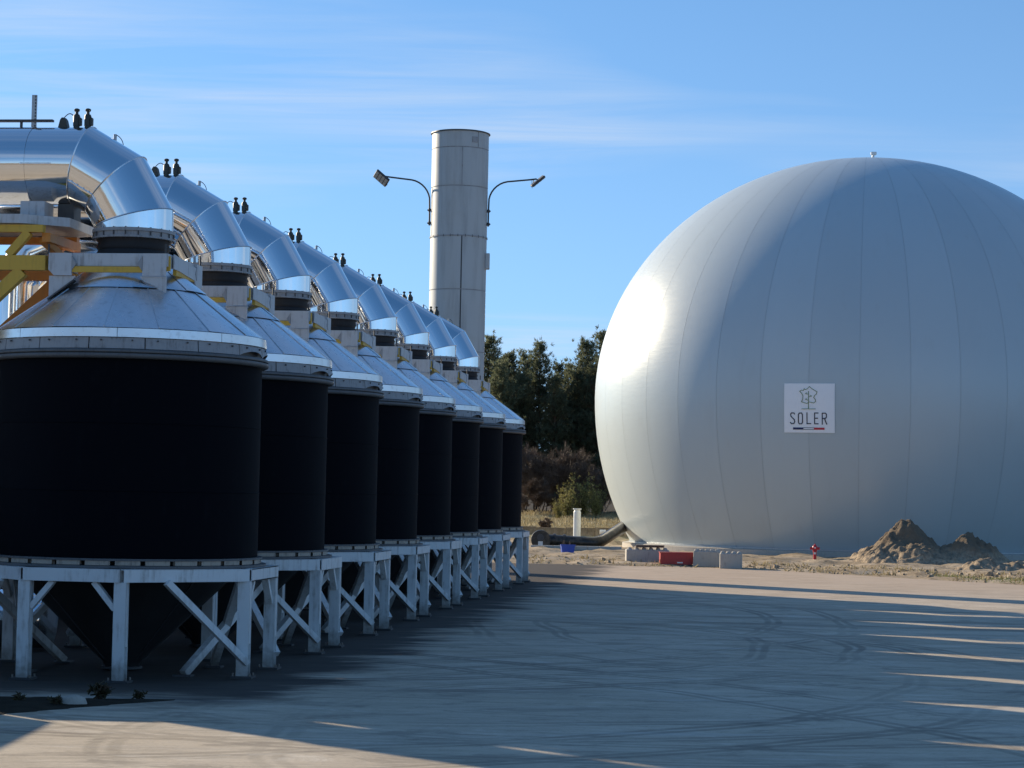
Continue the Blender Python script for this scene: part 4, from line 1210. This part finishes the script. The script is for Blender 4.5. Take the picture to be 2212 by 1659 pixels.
def pine_meshes(seed, Ht=18.0):
    rng = np.random.RandomState(seed); rnd = random.Random(seed)
    mbt = MB(); lean = Vector((rnd.uniform(-.3, .3), rnd.uniform(-.3, .3), 0))
    mbt.tube([(0, 0, -.6), (0, 0, Ht * .3), lean + Vector((0, 0, Ht * .65)), lean + Vector((0, 0, Ht * .97))], [.26, .2, .12, .03], 8)
    tufts, dirs = [], []
    z = Ht * .10
    while z < Ht * .985:
        u = (z / Ht - .10) / .90
        rad = (.34 + 4.1 * (1 - u) ** .74) * rnd.uniform(.75, 1.15) * (1 if u > .12 else .75)
        nb = rnd.randint(5, 8)
        for b in range(nb):
            a = rnd.uniform(0, 2 * PI); L = rad * rnd.uniform(.55, 1.12); rise = rnd.uniform(.05, .45) + u * .9
            d = Vector((math.cos(a), math.sin(a), rise)); base = lean * u + Vector((0, 0, z))
            end = base + d * L
            mbt.tube([base, base.lerp(end, .6), end], [.05 * (1.2 - u), .03, .012], 4, False)
            nt = max(3, int(L * 4.2))
            for i in range(nt):
                s_ = .25 + .75 * (i + rnd.random()) / nt
                p = base + d * (L * s_) + Vector((rnd.gauss(0, .28), rnd.gauss(0, .28), rnd.gauss(0, .16) + .12))
                tufts.append(p); dirs.append(Vector((math.cos(a) * .5, math.sin(a) * .5, .75 + rnd.uniform(-.3, .4))))
        z += rnd.uniform(.34, .6) * (1.15 - .5 * u)
    T = np.array(tufts); Dm = np.array(dirs); m = 14
    P = np.repeat(T, m, 0) + rng.normal(size=(len(T) * m, 3)) * .05
    Dv = np.repeat(Dm, m, 0) + rng.normal(size=(len(T) * m, 3)) * .75
    Dv /= np.linalg.norm(Dv, axis=1)[:, None]
    v, f = ribbons(P, Dv, rng.uniform(.18, .46, len(P)), rng.uniform(.035, .08, len(P)), rng)
    return mbt.mesh('trunk', MAT['bark'], 60), np_mesh('crown', v, f, MAT['needle'], False), Ht

pines = [pine_meshes(s_, h_) for s_, h_ in ((11, 17.6), (12, 18.6), (13, 16.6), (14, 19.4))]
def put_tree(name, label, cat, group, meshes, loc, rz, sc, names=('trunk', 'crown')):
    r_ = empty(name, loc, rz); r_.scale = (sc, sc, sc); tag(r_, label, cat, group)
    for nm, me in zip(names, meshes):
        o = bpy.data.objects.new(nm, me); col.objects.link(o); o.parent = r_
    return r_
rnd = random.Random(21)
front_pines = [(1058, 735, 0), (1100, 768, 1), (1163, 742, 3), (1232, 800, 2), (1268, 742, 1), (1305, 726, 0)]
FL = ['pine whose top shows just right of the chimney', 'second pine right of the chimney, a little lower', 'pine with a pointed top midway between chimney and gas holder',
      'short pine in the dip of the tree line', 'broad pine left of the gas holder', 'tall pine half hidden by the gas holder edge']
for i, (u, v_, k) in enumerate(front_pines):
    D = 222 + (i * 3.1) % 6; q = at(u, v_, D); z0 = gz_at(q.x, q.y); tr, crn, Ht = pines[k]
    put_tree('pine_tree', FL[i], 'tree', 'pines behind the yard', (tr, crn), (q.x, q.y, z0 - .1), rnd.uniform(0, 6.28), (q.z - z0 + .1) / Ht)
MIDL = ['pine in the second row seen above the farthest silo roofs', 'pine in the second row below the first gap of sky', 'pine in the second row behind the short one',
        'pine in the second row beside the gas holder', 'pine in the second row under the tallest top']
for i, (u, v_, k) in enumerate(((1080, 790, 2), (1130, 812, 0), (1200, 818, 1), (1250, 805, 3), (1295, 790, 2))):
    D = 217.5 + (i * 2.3) % 4; q = at(u, v_, D); z0 = gz_at(q.x, q.y); tr, crn, Ht = pines[k]
    put_tree('pine_tree', MIDL[i], 'tree', 'pines behind the yard', (tr, crn), (q.x, q.y, z0 - .1), rnd.uniform(0, 6.28), (q.z - z0 + .1) / Ht)
for i in range(24):
    x = -34 + i * 3.6 + rnd.uniform(-1, 1); y = rnd.uniform(231, 244); z0 = gz_at(x, y); tr, crn, Ht = pines[i % 4]
    hh = rnd.uniform(15.0, 17.4)
    put_tree('pine_tree', 'dark pine in the back rows of the wood', 'tree', 'pines in the back rows', (tr, crn), (x, y, z0 - .1), rnd.uniform(0, 6.28), hh / Ht)

def bare_meshes(seed, Ht):
    rnd = random.Random(seed); rng = np.random.RandomState(seed)
    mbt = MB(); tips = []
    def grow(p, d, L, r_, lev):
        q = p + d * L
        if lev <= 2: mbt.tube([p, p.lerp(q, .5) + Vector((rnd.gauss(0, .03), rnd.gauss(0, .03), 0)) * L, q], [r_, r_ * .8, r_ * .6], 5 if lev == 0 else 4, False)
        tips.append((p, d, L, r_))
        if lev >= 4: return
        for i in range(rnd.randint(3, 5) if lev < 3 else 4):
            nd = (d + Vector((rnd.gauss(0, .45), rnd.gauss(0, .45), rnd.gauss(.12, .25)))).normalized()
            grow(p.lerp(q, rnd.uniform(.35, 1)), nd, L * rnd.uniform(.45, .72), r_ * .55, lev + 1)
    for s_ in range(rnd.randint(3, 5)):
        a = rnd.uniform(0, 6.28); grow(Vector((math.cos(a) * .25, math.sin(a) * .25, -.2)), Vector((rnd.gauss(0, .25), rnd.gauss(0, .25), 1)).normalized(), Ht * rnd.uniform(.38, .5), .07, 0)
    P = np.array([t__[0] for t__ in tips]); D = np.array([t__[1] for t__ in tips]); L = np.array([t__[2] for t__ in tips])
    m = 12
    P2 = np.repeat(P, m, 0) + np.repeat(D * L[:, None], m, 0) * rng.uniform(.2, 1, (len(P) * m, 1))
    D2 = np.repeat(D, m, 0) + rng.normal(size=(len(P) * m, 3)) * .45; D2 /= np.linalg.norm(D2, axis=1)[:, None]
    v, f = ribbons(P2, D2, rng.uniform(.3, .9, len(P2)), rng.uniform(.018, .04, len(P2)), rng)
    return mbt.mesh('stem', MAT['twig'], 60), np_mesh('twigs', v, f, MAT['twig'], False), Ht
bares = [bare_meshes(s_, 9.0) for s_ in (31, 32, 33)]
BL = ['bare brown thicket tree beside the farthest silo', 'bare brown tree second from the farthest silo', 'low bare brush under the middle pines', 'bare brown tree left of the yellow shrubs',
      'bare reddish tree behind the yellow shrubs', 'bare brush at the foot of the gas holder edge', 'low bare brush right beside the silo legs', 'bare brown tree hidden mostly by the silos', 'bare brush behind the white vent pipe',
      'knee of bare brush above the black flange', 'bare brush left of the leafy shrubs', 'bare brush between the shrubs and the gas holder', 'bare brush touching the farthest silo edge']
for i, (u, v_, D) in enumerate(((1140, 905, 203), (1178, 915, 206), (1212, 940, 201), (1238, 960, 205), (1275, 950, 208), (1300, 1010, 204), (1155, 1010, 198), (1105, 900, 206), (1235, 1040, 199), (1165, 1045, 196.5), (1200, 1035, 197.5), (1290, 1060, 197), (1130, 1050, 197))):
    q = at(u, v_, D); z0 = gz_at(q.x, q.y)
    put_tree('bare_tree', BL[i], 'tree', 'bare trees at the wood edge', bares[i % 3][:2], (q.x, q.y, z0 - .1), rnd.uniform(0, 6.28), (q.z - z0) / 9.0 * .92, ('stem', 'twigs'))
def shrub_meshes(seed, Ht, mat, dens=900, wid=.42):
    rng = np.random.RandomState(seed); mbt = MB(); rnd = random.Random(seed)
    P = []
    for s_ in range(16):
        a = rnd.uniform(0, 6.28); tip = Vector((math.cos(a) * rnd.uniform(.1, wid) * Ht, math.sin(a) * rnd.uniform(.1, wid) * Ht, Ht * rnd.uniform(.45, 1)))
        mbt.tube([(0, 0, -.1), tip * .5 + Vector((0, 0, .2)), tip], [.05, .03, .01], 4, False)
        for i in range(dens // 16): 
            w_ = rnd.uniform(.25, 1.05); P.append(tip * w_ + Vector((rnd.gauss(0, .07), rnd.gauss(0, .07), rnd.gauss(0, .06))) * Ht)
    P = np.array(P); m = 5
    P2 = np.repeat(P, m, 0) + rng.normal(size=(len(P) * m, 3)) * .05 * Ht / 3
    D = rng.normal(size=P2.shape) + np.array([0, 0, .6]); D /= np.linalg.norm(D, axis=1)[:, None]
    v, f = ribbons(P2, D, rng.uniform(.12, .26, len(P2)), rng.uniform(.05, .10, len(P2)), rng)
    return mbt.mesh('stem', MAT['bark'], 60), np_mesh('foliage', v, f, mat, False), Ht
sh = [shrub_meshes(51, 4.5, MAT['shrubleaf'], 520, .36), shrub_meshes(52, 4.5, MAT['shrubleaf'], 520, .36)]
for i, (u, v_, D, lb) in enumerate(((1226, 1040, 193, 'yellow-green leafy shrub left of the white vent pipe'), (1258, 1025, 196, 'yellow-green shrub behind the white vent pipe'), (1288, 1045, 194, 'olive shrub close to the gas holder edge'), (1208, 1075, 190, 'small olive shrub, leftmost of the leafy ones'))):
    q = at(u, v_, D); z0 = gz_at(q.x, q.y)
    put_tree('shrub', lb, 'shrub', 'leafy shrubs at the wood edge', sh[i % 2][:2], (q.x, q.y, z0 - .1), i * 1.3, (q.z - z0) / 4.5 * .95, ('stem', 'foliage'))
q = at(1180, 1135, 158); z0 = gz_at(q.x, q.y)
tf = shrub_meshes(61, .9, MAT['twig'], 400, .5)
put_tree('brush_tuft', 'round tuft of dry brown brush on the field', 'shrub', None, tf[:2], (q.x, q.y, z0 + .1), 0, 1.0, ('stem', 'foliage'))

# grass and litter
def grass(name, label, n, region, Lr, Wr, mat, seed, tilt=.5, z=None):
    rng = np.random.RandomState(seed); P = region(rng, n)
    D = rng.normal(size=P.shape) * tilt + np.array([0, 0, 1]); D /= np.linalg.norm(D, axis=1)[:, None]
    v, f = ribbons(P, D, rng.uniform(*Lr, len(P)), rng.uniform(*Wr, len(P)), rng)
    return tag(np_obj(name, v, f, mat, None, False), label, 'grass', kind='stuff')
def reg_field(rng, n):
    x = rng.uniform(-8, 14, n); y = 156 + 52 * rng.rand(n) ** 1.2; return np.stack([x, y, ground_h(x, y) - .02], 1)
grass('field_grass', 'short dry grass on the rising field before the wood', 30000, reg_field, (.12, .38), (.03, .07), MAT['drygrass'], 71, .7)
def reg_strip(rng, n):
    x = rng.uniform(1, 30, n); y = rng.uniform(86, 126, n); d = edge_dist(YARD, x, y); k = (~inside(YARD, x, y)) & (d < 7) & (fbm(x * .8, y * .8) > .50)
    x, y = x[k], y[k]; return np.stack([x, y, ground_h(x, y) - .02], 1)
grass('strip_litter', 'straw and dry litter along the far edge of the yard', 26000, reg_strip, (.08, .26), (.03, .07), MAT['drygrass'], 72, 1.6)
def reg_green(rng, n):
    x = rng.uniform(16, 30, n); y = rng.uniform(82, 104, n); d = edge_dist(YARD, x, y); k = (~inside(YARD, x, y)) & (d > .3) & (d < 4.0) & (fbm(x * .7 + 4, y * .7) > .47) & (x > 18.5)
    x, y = x[k], y[k]; return np.stack([x, y, ground_h(x, y) - .02], 1)
grass('green_verge', 'patch of short green grass at the right yard edge', 16000, reg_green, (.05, .16), (.02, .05), MAT['greengrass'], 73, .8)
# clods scattered on the sand
rng = np.random.RandomState(77)
mb = MB(); cnt = 0
while cnt < 240:
    x, y = rng.uniform(1, 30), rng.uniform(88, 124)
    if inside(YARD, np.array([x]), np.array([y]))[0] or edge_dist(YARD, np.array([x]), np.array([y]))[0] > 9: continue
    r_ = rng.uniform(.03, .12) * (1 if rng.rand() > .1 else 1.7); z_ = gz_at(x, y)
    pts = [(x + r_ * rng.uniform(.7, 1.2) * math.cos(a), y + r_ * rng.uniform(.7, 1.2) * math.sin(a), z_ - .02) for a in [i * PI / 3 for i in range(6)]]
    pts2 = [(x + (p_[0] - x) * .62, y + (p_[1] - y) * .62, z_ + r_ * rng.uniform(.5, .9)) for p_ in pts]
    mb.add(pts + pts2, [tuple(range(6, 12))] + [(i, (i + 1) % 6, 6 + (i + 1) % 6, 6 + i) for i in range(6)]); cnt += 1
tag(mb.build('clods', MAT['earth']), 'clods and stones scattered over the sand by the yard', 'stones', kind='stuff')
# weeds and a stone on the soil strip
wd = shrub_meshes(81, .42, MAT['weed'], 34, .9)
for i, (u, v_, lb) in enumerate(((215, 1512, 'sprawling dry weed on the soil strip near the stone'), (120, 1525, 'low weed on the dark soil at the left'), (40, 1520, 'weed clump at the left edge of the soil strip'), (300, 1512, 'small weed at the right end of the soil strip'))):
    q = gnd(u, v_); put_tree('weed', lb, 'weed', 'weeds on the soil strip', wd[:2], (q.x, q.y, 0.01), i * 1.7, (.55, .3, .32, .3)[i], ('stem', 'leaves'))
q = gnd(160, 1524)
mb = MB(); rr = random.Random(4)
ring0 = [(.22 * math.cos(a) * rr.uniform(.8, 1.2), .13 * math.sin(a) * rr.uniform(.8, 1.2), 0) for a in [i * PI / 5 for i in range(10)]]
ring1 = [(p_[0] * .85, p_[1] * .85, .07 + rr.uniform(0, .03)) for p_ in ring0]; ring2 = [(p_[0] * .4, p_[1] * .4, .11 + rr.uniform(0, .02)) for p_ in ring0]
mb.add(ring0 + ring1 + ring2, [(i, (i + 1) % 10, 10 + (i + 1) % 10, 10 + i) for i in range(10)] + [(10 + i, 10 + (i + 1) % 10, 20 + (i + 1) % 10, 20 + i) for i in range(10)] + [tuple(range(20, 30))])
o = mb.build('stone', MAT['stone'], None, 50); o.location = (q.x, q.y, .03); tag(o, 'pale flat stone lying on the dark soil strip', 'stone')

# ------------------------------------------------------------------ shapes added left of and behind the silos to shade the yard
# unseen round column added outside the frame to cast the near shadow
cc = empty('shade_column', (-15.0, 41.75, 0)); tag(cc, 'unseen round column added left of the nearest silo to shade the yard', 'column')
for i, (z0, z1) in enumerate(((0, 3.0), (3.0, 6.0), (6.0, 9.2))):
    mb = MB(); mb.lathe([(.86, z0), (.86, z1 - .02), (.93, z1 - .02), (.93, z1)], 40); mb.build('column_section', MAT['galv'], cc, 30)
mb = MB(); mb.lathe([(.93, 9.2), (.6, 9.6), (.25, 9.75), (.25, 10.2), (0, 10.2)], 40); mb.build('column_head', MAT['galv'], cc, 30)
pv = Vector((math.cos(SUN_AZ), -math.sin(SUN_AZ), 0))
for (z0, z1) in ((0, 5.25), (5.68, 6.45), (6.93, 7.0), (7.4, 9.0)):  # added boxes that break the sun slit beside the column into dashes
    c = pv * 1.18; mb = MB(); mb.box(c.x - .36, c.x + .36, c.y - .36, c.y + .36, z0, z1); mb.build('slit_blocker', MAT['galv'], cc)
c2 = empty('shade_column', (-15.6, 45.6, 0)); tag(c2, 'second unseen round column added to shade the nearest silo', 'column')  # unseen column added to keep sun off the nearest tank's left side
for i, (z0, z1) in enumerate(((0, 3.2), (3.2, 6.4), (6.4, 9.8))):
    mb = MB(); mb.lathe([(1.1, z0), (1.1, z1 - .02), (1.17, z1 - .02), (1.17, z1)], 40); mb.build('column_section', MAT['galv'], c2, 30)
mb = MB(); mb.lathe([(1.17, 9.8), (.6, 10.3), (0, 10.4)], 40); mb.build('column_head', MAT['galv'], c2, 30)
kt = empty('shade_container', (-12.9, 38.6, 0)); tag(kt, 'unseen grey container added to shade the soil strip', 'container')  # unseen box added to stretch the shade over the soil strip
mb = MB(); mb.bbox(-.8, .8, -1.0, 1.0, .15, 3.3, .03); mb.build('container_shell', MAT['galv'], kt)
for i in range(8):
    mb = MB(); mb.box(.805, .84, -.95 + i * .24, -.83 + i * .24, .3, 3.1); mb.build('rib', MAT['galv'], kt)
mb = MB(); mb.box(-.75, .75, -.95, .95, 0, .149); mb.build('skid', MAT['dark_steel'], kt)
# long low building added behind the row to block low sun
pb = empty('shade_building', silo_frame(-9.6, 4.5, 0), -PHI); tag(pb, 'long low grey building added behind the silos to block low sun', 'building')
mb = MB(); mb.bbox(-2.2, 2.2, 0, 46, 0, 4.4, .03); mb.build('wall', MAT['galv'], pb)
mb = MB(); mb.prism([(-2.5, 4.41), (2.5, 4.41), (2.5, 4.55), (0, 4.9), (-2.5, 4.55)], 1, -.3, 46.3); mb.build('roof', MAT['dark_steel'], pb)
for i in range(11):
    mb = MB(); mb.box(2.205, 2.25, 1.2 + i * 4.1, 3.4 + i * 4.1, 1.3, 2.6); w_ = mb.build('window', MAT['dark_steel'], pb)
    mb = MB(); mb.box(2.255, 2.275, 1.3 + i * 4.1, 3.3 + i * 4.1, 1.4, 2.5); mb.build('pane', MAT['rubber'], w_)
# unseen wall added at the near left to cast shade on the yard
bw = empty('shade_wall', (-12.2, 6, 0)); tag(bw, 'unseen grey concrete wall added left of the yard to cast shade', 'wall')
for i in range(10):
    mb = MB(); mb.bbox(-.12, .12, i * 3.0, i * 3.0 + 2.97, -.05, 2.65, .015); mb.build('wall_panel', MAT['concrete'], bw)
